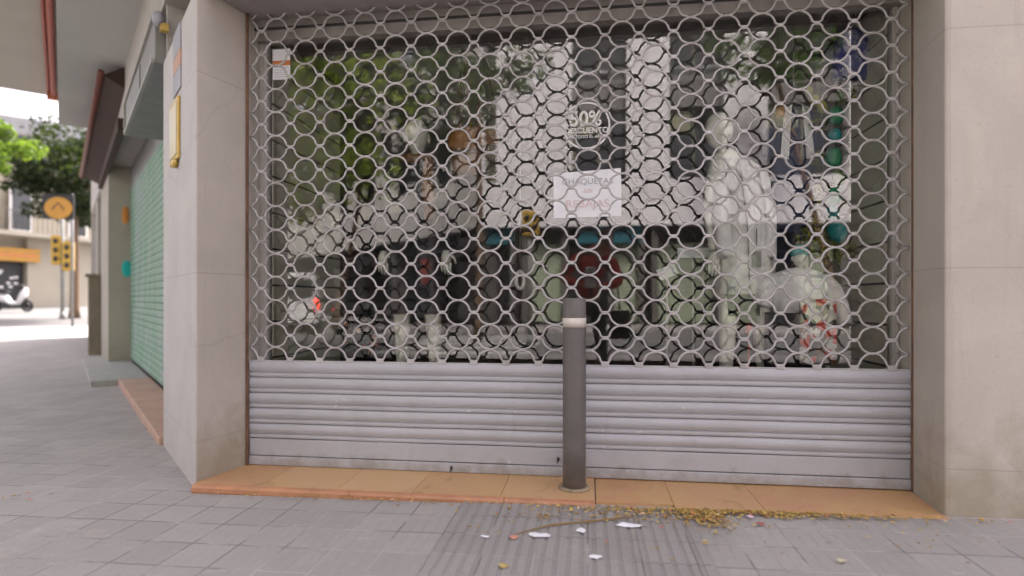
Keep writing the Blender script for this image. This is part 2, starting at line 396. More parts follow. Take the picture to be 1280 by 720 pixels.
M_road2 = mat('worn concrete road', (.115,.11,.107), .85, .15, 1.5)
M_paint = mat('road paint', (.6,.59,.56), .7, .15, 5)
M_kerb = mat('granite kerb', (.33,.32,.3), .7, .15, 8)
def terracotta():
    m, nt, ns, ln, bs = nodes('terracotta tile')
    tc = ns.new('ShaderNodeTexCoord').outputs['Object']; g = ns.new('ShaderNodeNewGeometry')
    col = mixc(ns, ln, g.outputs['Random Per Island'], (.44,.22,.105), (.55,.35,.19))
    col = mixc(ns, ln, ramp(ns, ln, noise(ns, ln, tc, 3.5, 7, .6, .5), .4, .68, (0,0,0), (.7,)*3), col, (.50,.32,.12))
    col = mixc(ns, ln, ramp(ns, ln, noise(ns, ln, tc, 4.5, 7, .65, 1), .60, .70, (0,0,0), (.6,)*3), col, (.24,.15,.05))
    col = mixc(ns, ln, ramp(ns, ln, noise(ns, ln, tc, 60, 3, .6), .35, .75, (0,0,0), (.25,)*3), col, (.6,.4,.28))
    ln.new(col, bs.inputs['Base Color']); bs.inputs['Roughness'].default_value = .5
    b = ns.new('ShaderNodeBump'); b.inputs['Strength'].default_value = .2; b.inputs['Distance'].default_value = .002
    ln.new(noise(ns, ln, tc, 50, 5), b.inputs['Height']); ln.new(b.outputs[0], bs.inputs['Normal'])
    return m
M_terra = terracotta()
M_nose = mat('terracotta nosing', (.40,.185,.10), .35, .2, 7, stain=(.5,.3,.15), samt=.5, sscale=9)
M_mortar = mat('grey mortar', (.22,.2,.16), .9, .25, 12, bump=.6)
def graffiti():
    m, nt, ns, ln, bs = nodes('graffiti shutter')
    tc = ns.new('ShaderNodeTexCoord').outputs['Object']
    sep = ns.new('ShaderNodeSeparateXYZ'); ln.new(tc, sep.inputs[0])
    col = mixc(ns, ln, ramp(ns, ln, noise(ns, ln, mapped(ns,ln,tc,(1.6,1.6,.3)), 1.6, 5, .6, 1), .42, .58), (.13,.29,.18), (.24,.34,.28))
    f = ramp(ns, ln, noise(ns, ln, mapped(ns,ln,tc,(1,1,.5)), 2.3, 4, .6, 1.5), .52, .62, (0,0,0), (.8,)*3)
    col = mixc(ns, ln, f, col, (.28,.36,.35))
    f = ramp(ns, ln, noise(ns, ln, tc, 3.1, 3, .5, 2), .60, .66, (0,0,0), (.7,)*3)
    col = mixc(ns, ln, f, col, (.34,.31,.38))
    ln.new(col, bs.inputs['Base Color']); bs.inputs['Roughness'].default_value = .5
    return m
M_graf = graffiti()
# ------------------------------------------------------------------ setting: ground, pavement, roads
def sheet(name, poly_fn, m, dz, kind='structure', skirt=None):
    pass
def gridsheet(name, xs, ys, m, dz, keep=None, thick=0):
    mb = MB(); vs = []; idx = {}; fs = []
    for i, x in enumerate(xs):
        for j, y in enumerate(ys):
            idx[i,j] = len(vs); vs.append((x,y,gz(x,y)+dz))
    for i in range(len(xs)-1):
        for j in range(len(ys)-1):
            fs.append((idx[i,j], idx[i+1,j], idx[i+1,j+1], idx[i,j+1]))
    mb.add(vs, fs)
    o = mb.build(name, m); tag(o, kind='structure'); return o
def ax(a, b, n): return [a+(b-a)*i/n for i in range(n+1)]
xs = [-400,-150,-80]+ax(-60,60,60)+[80,150,400]
gridsheet('ground', xs, xs, M_road, -.13)
def slab(name, poly, m, top=0.0, bot=-.2, n=None):
    """a pavement slab following the ground: polygon cut into a fine grid by bisecting"""
    bm = bmesh.new()
    vs = [bm.verts.new((x,y,0)) for x,y in poly]; bm.faces.new(vs)
    for axis in (0,1):
        lo = min(p[axis] for p in poly); hi = max(p[axis] for p in poly); k = math.ceil(lo)
        while k < hi:
            co = [0,0,0]; no = [0,0,0]; co[axis] = k; no[axis] = 1
            bmesh.ops.bisect_plane(bm, geom=bm.verts[:]+bm.edges[:]+bm.faces[:], plane_co=co, plane_no=no)
            k += 1
    # extra cuts where the slope changes
    for (co,no) in (((-2.03-9*D,2.82+9*D,0),(-D,D,0)), ((-3,0,0),(1,0,0)), ((2.2,0,0),(1,0,0))):
        bmesh.ops.bisect_plane(bm, geom=bm.verts[:]+bm.edges[:]+bm.faces[:], plane_co=co, plane_no=no)
    r = bmesh.ops.extrude_face_region(bm, geom=bm.faces[:])
    for v in r['geom']:
        if isinstance(v, bmesh.types.BMVert): v.co.z = 1
    for v in bm.verts: v.co.z = gz(v.co.x, v.co.y)+(top if v.co.z > .5 else bot)
    bmesh.ops.recalc_face_normals(bm, faces=bm.faces)
    me = bpy.data.meshes.new(name); bm.to_mesh(me); bm.free(); me.materials.append(m)
    o = bpy.data.objects.new(name, me); COL.objects.link(o); tag(o, kind='structure'); return o
def xy(s, o): v = SF(s,o,0); return (v.x, v.y)
KO = 4.6; KY = -3.4
cs = (KY-2.82+D*KO+D*0)  # corner where side kerb meets front kerb: solve y
s_c = (KY-2.82+D*KO)/D
pk = xy(s_c, KO)
slab('pavement', [(16,7), (16,KY), pk, xy(13.5,KO), xy(13.5,-3), (-2.03+3,2.82+3)], M_pave)
slab('kerb', [(16,KY-.004), (16,KY-.3), (pk[0]-.12,KY-.3), xy(13.5,KO+.3), xy(13.5,KO+.004), (pk[0],KY-.004)], M_kerb)
slab('cross_street', [xy(13.9,14), xy(13.9,-8), xy(24,-8), xy(24,14)], M_road2, -.1, -.2)
slab('far_pavement', [(-60,-12.4), (40,-12.4), (40,-15.2), (-4.1,-15.2), (-40,-51), (-60,-51)], M_pave)
for k in range(5):
    y = -5.2-k*1.25
    slab('crosswalk_stripe', [(-4.6,y),(-1.2,y),(-1.2,y-.5),(-4.6,y-.5)], M_paint, -.126, -.14)
for k in range(4):
    slab('crosswalk_stripe', [xy(14.6+k*1.1,-.5), xy(14.6+k*1.1,3.5), xy(15.1+k*1.1,3.5), xy(15.1+k*1.1,-.5)], M_paint, -.094, -.12)
# ribbed tactile strip with real ribs
mb = MB(); x0, x1 = -.60, .46; prof = []
x = x0
while x < x1-.01:
    prof += [(x+.004,.0065),(x+.034,.0065),(x+.038,.0015),(x+.0475,.0015)]
    x += .0485
ysr = ax(-3.1, 2.785, 30)
vs = [(a, y, gz(a,y)+h) for y in ysr for a,h in prof]; n = len(prof)
mb.add(vs, [(j*n+i, j*n+i+1, (j+1)*n+i+1, (j+1)*n+i) for j in range(30) for i in range(n-1)])
tag(mb.build('tactile_paving', M_rib), kind='structure')
# ------------------------------------------------------------------ our corner building
XL, XR, XL0, XR0 = -1.945, 1.606, -2.03, 1.574
BH = 9.0
bld = thing('corner_building', 'pale stone corner building framing the shuttered shop front and side street', 'building', (-2.03,2.82,0))
# left pier: wedge between side facade and jamb
m = MB()
pier = [(XL0,2.82), (XL,3.16), (XL,3.60), (-2.25,4.40), tuple(xy(1.23,-.35)), tuple(xy(1.23,0))]
m.prism(pier, -.2, 2.60)
o = m.build('pier', M_stone, bld, bevel=.006)
# side cladding sheet, paler, 3 mm proud
m = MB(SF); m.box(.012,1.23,-.02,.004,-.2,2.58); m.build('pier_cladding', M_stone2, bld, bevel=.003)
m = MB(); m.prism([(XR0,2.82),(XR0+.02,2.81),(6.5,2.81),(6.5,3.7),(XR,3.7),(XR,3.16)], -.2, 2.60); m.build('pier', M_stone, bld, bevel=.008)
# lintel and upper wall
m = MB(); m.prism([(XL0,2.82),(6.5,2.82),(6.5,3.7),(-2.3,3.7)], 2.60, 2.9); m.build('lintel', M_lintel, bld, bevel=.006)
m = MB(); m.prism([(XL0,2.822),(6.5,2.822),(6.5,3.7),(-2.6,3.39+.31)], 2.9, BH)
m.prism([xy(0,0), xy(0,-.5), xy(14,-.5), xy(14,0)], 3.0, BH)
m.prism([xy(14.0,0), xy(14,-6), xy(14.6,-6), xy(14.6,-.6)], -.2, BH)
m.box(-11.0,18,14.0,14.5,-.2,BH)
m.box(6.5,18,2.822,3.4,-.2,BH)
m.box(17.5,18,3.4,14,-.2,BH)
m.prism([(-2.6,3.5),(18,3.0),(18,14.5),(-11.5,14.5),xy(13.8,-.3)], BH, BH+.3)
m.build('wall', M_wallup, bld)
# stepped soffit slabs of the overhanging upper storey
m = MB()
a = 1.0; z0 = 3.56
m.prism([(XL0+.03,2.55),xy(-.2,.60),xy(7.6,.60),xy(7.6,-.02),(XL0,2.82)], z0, z0+.62)
m.build('soffit', M_soffit, bld)
m = MB(); m.prism([xy(-.2,1.9),xy(8.2,1.9),xy(8.2,.605),xy(-.2,.605)], 4.12, 4.4)
m.build('balcony', M_soffit2, bld, bevel=.01)
m = MB(SF)
m.tube([(-1,.66,4.04),(8.0,.66,4.04)], .035); m.tube([(-1,.72,4.09),(8.0,.72,4.09)], .02)
pp = m.build('pipe', M_red, bld)
m = MB(SF)
for s in (2.6, 7.9): m.box(s-.05,s+.05,.6,.74,3.99,4.12)
m.build_each('clamp', M_orange, pp)
# threshold tiles
thr = None
m = MB()
xj = [XL0+.0, -1.66, -1.25, -.86, -.42, .035]
for i in range(5):
    a, b = xj[i]+.0007, xj[i+1]-.0007
    dl = .07 if i else .0
    yb = SH+.05
    m.add([(a,2.80,0),(b,2.80,0),(b+(-.05 if i<4 else 0)*0,yb,0),(a,yb,0),(a,2.80,-.02),(b,2.80,-.02),(b,yb,-.02),(a,yb,-.02)],
          [(0,1,2,3),(4,7,6,5),(0,4,5,1),(1,5,6,2),(2,6,7,3),(3,7,4,0)])
xk = [.039, .40, .80, XR+.0]
for i in range(3):
    yf = (2.812, 2.772, 2.772)[i]; a, b = xk[i]+.0007, xk[i+1]-.0007
    if i == 2:
        m.prism([(a,yf),(XR0-.003,yf),(XR0-.003,2.835),(XR-.004,3.15),(XR-.004,SH+.05),(a,SH+.05)], -.022, -.003)
    else: m.box(a, b, yf, SH+.05, -.022, -.003)
thr = m.build('threshold', M_terra, bld, bevel=.002)
# the bull-nosed front edge: three long pieces
for a, b in ((XL0+.005,-1.18),(-1.177,-.40),(-.397,.035)):
    m = MB(); ring = []
    pr = [(2.802,-.0008),(2.79,-.001),(2.778,-.006),(2.771,-.016),(2.770,-.036),(2.775,-.046),(2.79,-.052),(2.802,-.052)]
    m.loft([[(a,y,z) for y,z in pr],[(b,y,z) for y,z in pr]], smooth=False)
    m.build('nosing', M_nose, thr)
m = MB(); m.box(XL0+.01, .03, 2.80, SH+.05, -.12, -.021); m.box(.03, .40, 2.83, SH+.05, -.12, -.023); m.box(.40, XR0-.01, 2.785, SH+.05, -.12, -.023)
m.build_each('mortar_bed', M_mortar, thr)
# rusty joint strips where the jamb meets the guides
m = MB(); m.box(XL-.002,XL+.009,SH-.035,SH-.022,0.001,2.6); m.box(XR-.007,XR+.001,SH-.035,SH-.022,0,2.6); m.build_each('guide_rail', M_rust, bld)
# lintel box panel at the glass and dark strip painted as a gap's shadow
m = MB(); m.box(XL,XR,SH+.055,GL+.03,2.475,2.60); o = m.build('header_panel', mat('beige header panel', (.24,.215,.20), .6), bld, bevel=.003)
m = MB(); m.box(XL,XR,SH+.05,SH+.058,2.535,2.55); m.build_each('gap_shadow_strip', M_groove, bld)
# display window: frame > glass
m = MB()
m.box(XL+.002,-1.893,GL-.03,GL+.03,.3,2.475); m.box(-1.925,-1.912,GL-.036,GL-.03,.3,2.475)
m.box(1.570,XR-.002,GL-.03,GL+.03,.3,2.475); m.box(1.584,1.594,GL-.036,GL-.03,.3,2.475)
m.box(-1.893,1.570,GL-.03,GL+.03,.30,.36); m.box(XL,XR,GL-.03,GL+.3,0.0,.30)
wf = m.build('window_frame', M_alu, bld, bevel=.002)
m = MB(); m.add([(-1.893,GL,.36),(1.570,GL,.36),(1.570,GL,2.475),(-1.893,GL,2.475)], [(0,1,2,3)]); m.build('glass_pane', M_glass, wf)
# small screw heads down the right frame
m = MB()
for k in range(38):
    z = .62+k*.05; m.box(1.586,1.592,GL-.04,GL-.036,z,z+.012)
m.build_each('rivet', mat('dark rivet', (.2,.18,.15), .5), wf)
# slatwall sides: grooves as real gaps between boards
def slatw(x0, x1, xg0, xg1):
    m = MB(); z = .38
    while z < 2.55:
        m.box(x0, x1, GL+.035, 4.29, z+.006, z+.214); z += .22
    o = m.build('slatwall_board', M_slatwall, bld, bevel=.004)
    m = MB(); m.box(xg0, xg1, GL+.035, 4.285, .3, 2.6); m.build('slatwall_backing', M_groove, bld)
slatw(-1.905,-1.890,-1.93,-1.906); slatw(1.570,1.585,1.586,1.61)
# interior room
m = MB(); m.box(-1.90,1.58,GL+.035,4.6,.25,.375); m.build('display_floor', mat('display floor laminate', (.62,.6,.56), .4, .1, 3), bld)
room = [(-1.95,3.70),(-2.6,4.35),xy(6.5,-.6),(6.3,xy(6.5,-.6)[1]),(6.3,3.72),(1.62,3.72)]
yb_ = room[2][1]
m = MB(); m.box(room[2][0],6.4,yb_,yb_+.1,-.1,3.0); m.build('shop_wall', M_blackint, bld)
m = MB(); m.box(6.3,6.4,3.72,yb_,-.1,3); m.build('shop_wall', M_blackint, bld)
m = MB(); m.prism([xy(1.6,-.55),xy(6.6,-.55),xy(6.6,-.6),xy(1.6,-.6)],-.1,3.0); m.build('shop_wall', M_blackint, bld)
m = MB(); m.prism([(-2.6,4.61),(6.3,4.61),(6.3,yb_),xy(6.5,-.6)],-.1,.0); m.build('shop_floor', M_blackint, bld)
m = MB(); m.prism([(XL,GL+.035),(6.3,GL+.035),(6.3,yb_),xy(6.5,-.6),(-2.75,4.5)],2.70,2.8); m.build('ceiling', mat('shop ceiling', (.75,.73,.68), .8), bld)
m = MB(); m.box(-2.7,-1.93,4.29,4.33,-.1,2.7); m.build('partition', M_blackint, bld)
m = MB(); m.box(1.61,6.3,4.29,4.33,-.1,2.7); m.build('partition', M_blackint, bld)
M_sidestep = mat('pink terracotta', (.46,.29,.22), .7, .15, 3, stain=(.38,.32,.28), samt=.6, sscale=2)
# side street elevation
m = MB(SF)
m.box(1.24,1.28,-.35,-.02,-.2,3.0); m.build('jamb', M_stone2, bld)
m = MB(SF); m.box(1.235,7.4,-.5,-.292,2.62,3.0); m.build('header', M_headgrey, bld, bevel=.004)
m = MB(SF); m.box(1.30,3.6,-.28,.05,2.60,2.92); sg = m.build('sign_box', M_signgrey, bld, bevel=.01)
m = MB(SF); m.box(1.30,3.57,.05,.07,2.60,2.625); m.box(1.3,3.57,.05,.07,2.90,2.92); m.box(3.57,3.6,.05,.07,2.6,2.92); m.build_each('sign_trim', M_alu, sg)
m = MB(SF); m.box(2.2,3.4,.051,.06,2.66,2.87); m.build('sign_panel', M_headgrey, sg)
m = MB(SF); m.box(7.4,9.4,-.5,0,-.2,3.0); m.build('pier', M_stone3, bld, bevel=.006)
m = MB(SF); m.box(9.4,14,-.5,-.12,-.2,3.0); m.box(11.2,12.0,-.12,-.02,-.2,3); m.build('rear_wall', mat('weathered beige wall', (.33,.31,.27), .8, .1, 2), bld)
m = MB(SF); m.box(9.45,9.95,-.12,.18,-.2,1.35); m.box(9.4,10.0,-.12,.22,1.35,1.4); m.build('cabinet', mat('olive cabinet', (.2,.17,.12), .6), bld)
m = MB(SF); m.box(1.25,4.9,-.29,.03,-.15,.0); m.build('side_step', M_sidestep, bld, bevel=.01)
m = MB(SF); m.box(4.905,8.2,-.29,.30,-.15,.0); m.build('side_step', M_kerb, bld, bevel=.01)
# side roller shutter (graffiti)
sh2 = thing('roller_shutter', 'closed side street roller shutter covered in green and turquoise graffiti', 'shutter', SF(4.3,-.29,0))
m = MB(SF); z = .02
while z < 2.6:
    m.add([(1.9,-.30,z),(7.4,-.30,z),(7.4,-.285,z+.02),(1.9,-.285,z+.02),(7.4,-.285,z+.06),(1.9,-.285,z+.06),(7.4,-.30,z+.08),(1.9,-.30,z+.08)],
          [(0,1,2,3),(3,2,4,5),(5,4,6,7)]); z += .08
m.build('curtain', M_graf, sh2, solid=.004)
m = MB(SF); m.box(1.29,1.9,-.31,-.27,.02,2.6); m.build('side_rail', M_alu, sh2)
m = MB(SF)
for z in ax(.1,2.5,60): m.box(1.32,1.87,-.271,-.262,z,z+.018)
m.build('perforated_panel', M_slate, sh2)
m = MB(SF); m.prism([(1.5,-.26),(1.9,-.26),(1.9,-.255),(1.5,-.255)],1.75,2.3); m.build('graffiti_patch', mat('blue spray', (.03,.22,.45), .5), sh2)
gq = MB(SF); gq.ball((7.395,-.24,1.42),(.008,.07,.13)); tag(gq.build('graffiti_mark', M_graf1, org=SF(7.4,-.1,1.2)), 'turquoise spray paint blob on the beige pier beside the green shutter', 'graffiti')
gq = MB(SF); gq.ball((7.395,-.22,2.25),(.01,.05,.14)); tag(gq.build('graffiti_mark', M_graf2, org=SF(7.4,-.2,2.2)), 'orange spray paint mark high on the beige pier beside the green shutter', 'graffiti')
# brown awning
aw = thing('shop_awning', 'dark brown box awning projecting from the side street facade past the grey sign', 'awning', SF(5.5,0,3.2))
m = MB(SF); m.add([(4.4,0,3.55),(9.2,0,3.55),(9.2,.27,3.1),(4.4,.2,3.42),(4.4,0,3.3),(9.2,0,2.95)], [(0,1,2,3),(3,2,5,4),(0,3,4),(1,5,2),(0,4,5,1)])
m.build('canopy', M_awn, aw)
m = MB(SF); m.tube([(4.36,.22,3.43),(9.25,.29,3.1)], .035); m.build('front_rail', mat('red brown rail', (.16,.05,.035), .5), aw)
m = MB(SF); m.box(4.5,9.0,-.02,.06,2.86,3.0); m.build('wall_box', M_awn, aw)
# plaques on the pier
pl = thing('wall_plaque', 'small framed cream and brass plaque on the left pier', 'plaque', SF(.66,.004,1.8))
m = MB(SF); m.box(.50,.82,.005,.02,1.79,2.16); m.build('backing', M_brass, pl, bevel=.004)
m = MB(SF); m.box(.53,.79,.0205,.024,1.82,2.13); m.build('face', M_cream, pl)
m = MB(SF); m.ball((.60,.02,1.775),(.05,.02,.03)); m.build('ornament', M_brass, pl)
pl = thing('wall_sign', 'narrow grey sign with an orange band above the brass plaque', 'sign', SF(.6,.004,2.2))
m = MB(SF); m.box(.46,.73,.005,.012,2.2,2.33); m.box(.46,.73,.005,.012,2.43,2.58); m.build_each('panel', M_slate, pl)
m = MB(SF); m.box(.46,.73,.005,.012,2.333,2.427); m.build('panel', mat('salmon enamel', (.5,.27,.18), .5), pl)
lp = thing('wall_lamp', 'small round grey lamp at the top edge of the left pier', 'lamp', SF(1.18,.0,2.8))
m = MB(SF); m.ball((1.18,.04,2.86),(.06,.04,.05)); m.build('housing', M_slate, lp); m = MB(SF); m.box(1.15,1.2,-.02,.03,2.78,2.83); m.build('bracket', M_brass, lp)
# ------------------------------------------------------------------ rolling shutter (main)
rs = thing('rolling_grille_shutter', 'closed grey rolling shutter with ring mesh grille above solid slats', 'shutter', (-.17,SH,0))
m = MB()
tops = [.600-.0]; zt = .600
prof = []
def slat(zt, zb):
    h = zt-zb; pts = []
    pts += [(.006,zt),(-.003,zt-.004)]
    for t in (.06,.15,.27,.4,.52,.62,.69): 
        a = (t-.06)/.63*PI*.93+.12
        pts.append((-.003-.0105*math.sin(a), zt-h*t))
    pts += [(.001,zt-h*.71),(-.0085,zt-h*.76),(-.0095,zt-h*.86),(-.008,zt-h*.955),(.006,zt-h*.965)]
    return pts
zs = [.600,.5055,.417,.3285,.240,.1535]
for i in range(5): prof += slat(zs[i], zs[i+1])
x_a, x_b = XL+.004, XR-.003
nx = 24
vs = []
for k in range(nx+1):
    x = x_a+(x_b-x_a)*k/nx
    for (y,z) in prof: vs.append((x, SH+y+.0012*math.sin(k*1.9+z*13), z+.0008*math.sin(k*.8)))
n = len(prof)
m.add(vs, [(k*n+i, k*n+i+1, (k+1)*n+i+1, (k+1)*n+i) for k in range(nx) for i in range(n-1)])
m.build('slat_curtain', M_shut, rs, solid=.0015)
m = MB(); m.box(x_a,x_b,SH-.010,SH+.008,.057,.152); m.box(x_a,x_b,SH-.016,SH+.01,.002,.053); bb = m.build('bottom_bar', M_shut, rs, bevel=.003)
for px, py in ((565,584),(698,573)):
    p = P(px,py,SH); m = MB(); m.ball((p.x,SH-.018,p.z),(.008,.006,.012)); m.tube([(p.x,SH-.02,p.z),(p.x-.006,SH-.022,p.z-.02)],.003,6); m.build('lock_pin', M_black, bb)
# grille: rods bent into wide round arcs that meet at flat nodes
LAM, PIT = .17855, .0676; XN = -1.872
Rc, rf, zt0 = .0655, .0175, .0050
def halfprof():
    xc = math.sqrt((Rc+rf)**2-rf**2); th = math.asin(xc/(Rc+rf)); pts = []
    for k in range(9): a = th*k/8; pts.append((Rc*math.sin(a), zt0+Rc*math.cos(a)))
    for k in range(1,5): a = th*(1-k/4); pts.append((xc-rf*math.sin(a), zt0+rf-rf*math.cos(a)))
    return pts+[(LAM/2, zt0)]
HP = halfprof()
CYC = [(-x,h) for x,h in reversed(HP[:-1])]+HP[1:]
m = MB(); nd = MB(); zr_ = .612; row = 0
while zr_ < 2.68:
    for sg_ in ((1,) if row == 0 else (1,-1)):
        if sg_ == 1 and zr_+.07 > 2.72: continue
        path = []; dz_ = random.uniform(-.0014,.0014)
        for k in range(-1,21):
            cx_ = XN+(k+.5)*LAM; wob = random.gauss(0,.0014)
            for x,h in CYC:
                X_ = cx_+x
                if x_a < X_ < x_b: path.append((X_, SH+.001, zr_+dz_+sg_*(h*(2*PIT/2/(Rc+zt0))+(wob if abs(x)<.04 else 0))))
        m.tube(path, .0059, 7)
    x = XN-LAM
    while x < x_b:
        if x > x_a+.015 and x < x_b-.015: 
            if row: nd.box(x-.015,x+.015,SH-.0066,SH+.0056,zr_-.0088,zr_+.0088)
        if x+LAM/2 > x_a+.015 and x+LAM/2 < x_b-.015: nd.box(x+LAM/2-.008,x+LAM/2+.008,SH-.0064,SH+.0054,zr_+PIT-.0055,zr_+PIT+.0055)
        x += LAM
    zr_ += 2*PIT; row += 1
g = m.build('grille', M_ring, rs)
tag(nd.build('grille_node', M_ring, g, bevel=.003), kind='stuff')
m = MB(); x = XN
while x < x_b: m.box(x-.021,x+.021,SH-.008,SH+.008,.594,.618); x += LAM
m.box(x_a,x_b,SH-.003,SH+.006,.596,.604)
m.build('clip_row', M_ring, g, bevel=.003)
# ------------------------------------------------------------------ bollard
bx, by = -.067, 2.975
bo = thing('bollard', 'dark grey cylindrical bollard with pale reflective band standing on the terracotta step', 'bollard', (bx,by,0))
m = MB(); rr = .0585
sec = [(0,rr)]+[(z,rr) for z in (.2,.5,.8)]+[(.957,rr),(.9595,rr-.0012),(.9605,rr-.004)]
m.ell([(bx,by,z,r,r) for z,r in sec], 32); m.build('post', M_bollard, bo)
m = MB(); rings = [[(bx+r*math.cos(2*PI*i/32), by+r*math.sin(2*PI*i/32), z) for i in range(32)] for z,r in ((.815,rr+.0005),(.815,rr+.0015),(.862,rr+.0015),(.862,rr+.0005))]
m.loft(rings, cap=False); m.build('reflective_band', M_band, bo)
m = MB(); m.ell([(bx,by,0.0,.082,.082),(bx,by,.006,.081,.08),(bx,by,.011,.074,.074)], 28); m.build('base_collar', mat('stained collar', (.26,.20,.13), .8, .3, 20), bo)
# ------------------------------------------------------------------ stickers and paper on the glass
YG = GL-.004
p0 = P(733,157,YG); rd = .132
st = thing('discount_sticker', 'round white ring sticker advertising a fifty per cent discount on the glass', 'sticker', p0)
m = MB(); rings = []
for r, y in ((rd-.010,YG),(rd-.010,YG-.001),(rd,YG-.001),(rd,YG)): rings.append([(p0.x+r*math.cos(2*PI*i/48), y, p0.z+r*math.sin(2*PI*i/48)) for i in range(48)])
rings.append(rings[0]); m.loft(rings, cap=False, smooth=False); m.build('ring', M_white, st)
text('lettering', '50%', M_white, st, (p0.x-.005,YG,p0.z+.035), .118, bold=.0025, sx=.9)
text('lettering', 'DESCUENTO', M_white, st, (p0.x,YG,p0.z-.028), .042, bold=.001)
text('lettering', 'EN TODO EL AÑO', M_white, st, (p0.x,YG,p0.z-.062), .024, bold=.0004)
a, b, c, d = P(692,217,YG), P(776,210,YG), P(777,270,YG), P(692,273,YG)
ps = thing('paper_notice', 'white paper notice taped inside the glass under the round sticker', 'notice', (a+c)/2)
m = MB(); m.add([a,b,c,d,a+Vector((0,.001,0)),b+Vector((0,.001,0)),c+Vector((0,.001,0)),d+Vector((0,.001,0))], [(0,1,2,3),(7,6,5,4),(0,4,5,1),(1,5,6,2),(2,6,7,3),(3,7,4,0)]); m.build('sheet', M_paper, ps)
M_ink = mat('grey ink', (.38,.38,.42), .7, bump=0); M_ink2 = mat('pale red ink', (.68,.5,.52), .7, bump=0)
cc = (a+c)/2
text('lettering', 'CHAQUETAS', M_ink, ps, (cc.x,YG-.002,P(734,227,YG).z), .046, sx=1.05)
text('lettering', '-50%', M_ink2, ps, (cc.x,YG-.002,P(734,239,YG).z), .03)
text('lettering', 'REBAJAS', M_ink2, ps, (cc.x,YG-.002,P(734,255,YG).z), .06, sx=1.1)
a, c = P(341,62,YG), P(363,99,YG)
wn = thing('alarm_sticker', 'small white sticker with an orange stripe at the top left of the glass', 'sticker', (a+c)/2)
m = MB(); m.box(a.x,c.x,YG-.001,YG,c.z,a.z); m.build('sheet', M_paper, wn)
m = MB(); h = a.z-c.z; m.box(a.x,c.x,YG-.002,YG-.001,c.z+h*.46,c.z+h*.62); m.build('stripe', M_orange, wn)
m = MB()
for k in range(5): m.box(a.x+.012,c.x-.014-.012*(k%2),YG-.0018,YG-.001,c.z+.015+k*.014,c.z+.018+k*.014)
m.build('fine_print', M_ink, wn)
# ------------------------------------------------------------------ mannequins and goods behind the glass
def head(m, c, s=1.0, face=0.0):
    c = Vector(c); cf, sf = math.cos(face), math.sin(face)
    n, k = 18, 12; rings = []
    for j in range(k+1):
        a = -PI/2+PI*j/k; q = max(.03, math.cos(a)); z = math.sin(a)
        r = []
        for i in range(n):
            t = 2*PI*i/n; x = math.cos(t)*q*.078; y = math.sin(t)*q*.098   # +y local = back, -y = face
            if z < 0: x *= 1+.28*z; y = y*(1+.1*z)-.018*(-z)*q
            if math.sin(t) < -.9 and -.35 < z < .05: y -= .018
            r.append(c+Vector((cf*x-sf*y, sf*x+cf*y, z*.118))*s if False else c+Vector(((cf*x-sf*y)*s, (sf*x+cf*y)*s, z*.118*s)))
        rings.append(r)
    m.loft(rings)
    for sx_ in (-1,1):
        e = Vector((sx_*.078,.012,-.01)); m.ball(c+Vector((cf*e.x-sf*e.y, sf*e.x+cf*e.y, e.z))*s, (.012*s,.02*s,.03*s), 8, 6)
def hand(m, w, d, s=1.0, curl=.4):
    w = Vector(w); d = Vector(d).normalized(); up = Vector((0,0,1)) if abs(d.z) < .8 else Vector((0,-1,0))
    side = d.cross(up).normalized(); nrm = side.cross(d)
    m.tube([w, w+d*.04*s, w+d*.085*s], [.024*s,.034*s,.03*s], 8)
    for k, L in enumerate((.072,.08,.074,.058)):
        b = w+d*.08*s+side*(k-1.5)*.019*s
        m.tube([b, b+(d-nrm*curl*.6).normalized()*L*.5*s, b+(d-nrm*curl*.6).normalized()*L*.5*s+(d-nrm*curl*2).normalized()*L*.5*s], [.009*s,.0085*s,.006*s], 6)
    b = w+d*.025*s-side*.028*s; m.tube([b, b+(d*.7-side*.8).normalized()*.035*s, b+(d*.9-side*.5-nrm*.4).normalized()*.068*s], [.011*s,.0095*s,.007*s], 6)
# right mannequin in a lab coat
FZ = .377
def figure_mesh(x, y, zb, H, lean=0, face=0, wx=1.0):
    """standing figure, one continuous skinned body plus head; H = total height"""
    k = H/1.75
    V = [(0,0,.92),(0,0,1.10),(lean*.4,0,1.30),(lean*.8,0,1.46),(lean,0,1.56),
         (-.09,0,.86),(-.10,-.02,.48),(-.11,.02,.07),(-.115,-.13,.03),(.09,0,.86),(.11,-.02,.48),(.12,.02,.07),(.125,-.13,.03),
         (-.17+lean*.8,0,1.41),(-.23+lean*.8,.02,1.15),(-.21+lean*.8,-.06,.90),(.17+lean*.8,0,1.41),(.23+lean*.8,.02,1.15),(.21+lean*.8,-.06,.90)]
    E = [(0,1),(1,2),(2,3),(3,4),(0,5),(5,6),(6,7),(7,8),(0,9),(9,10),(10,11),(11,12),(3,13),(13,14),(14,15),(3,16),(16,17),(17,18)]
    Rd = [(.14,.10),(.125,.09),(.15,.10),(.09,.07),.05,.085,.06,.036,.03,.085,.06,.036,.03,.06,.042,.026,.06,.042,.026]
    V = [(a*wx if abs(a) > .15 else a,b,c) for a,b,c in V]
    Rd = [(r[0]*wx, r[1]) if isinstance(r,tuple) else r for r in Rd]
    vs, fs = skin([(x+a*k,y+b*k,zb+c*k) for a,b,c in V], E, [tuple(q*k for q in r) if isinstance(r,tuple) else r*k for r in Rd])
    mb = MB(); mb.add(vs, fs, True)
    head(mb, (x+lean*k*1.2,y-.02,zb+1.655*k), k, face)
    hand(mb, (x+(-.21+lean*.8)*k*wx,y-.06*k,zb+.90*k), (0,-.2,-1), k); hand(mb, (x+(.21+lean*.8)*k*wx,y-.06*k,zb+.90*k), (0,-.2,-1), k)
    return mb
Y1 = 3.60
xm = P(930,0,Y1).x
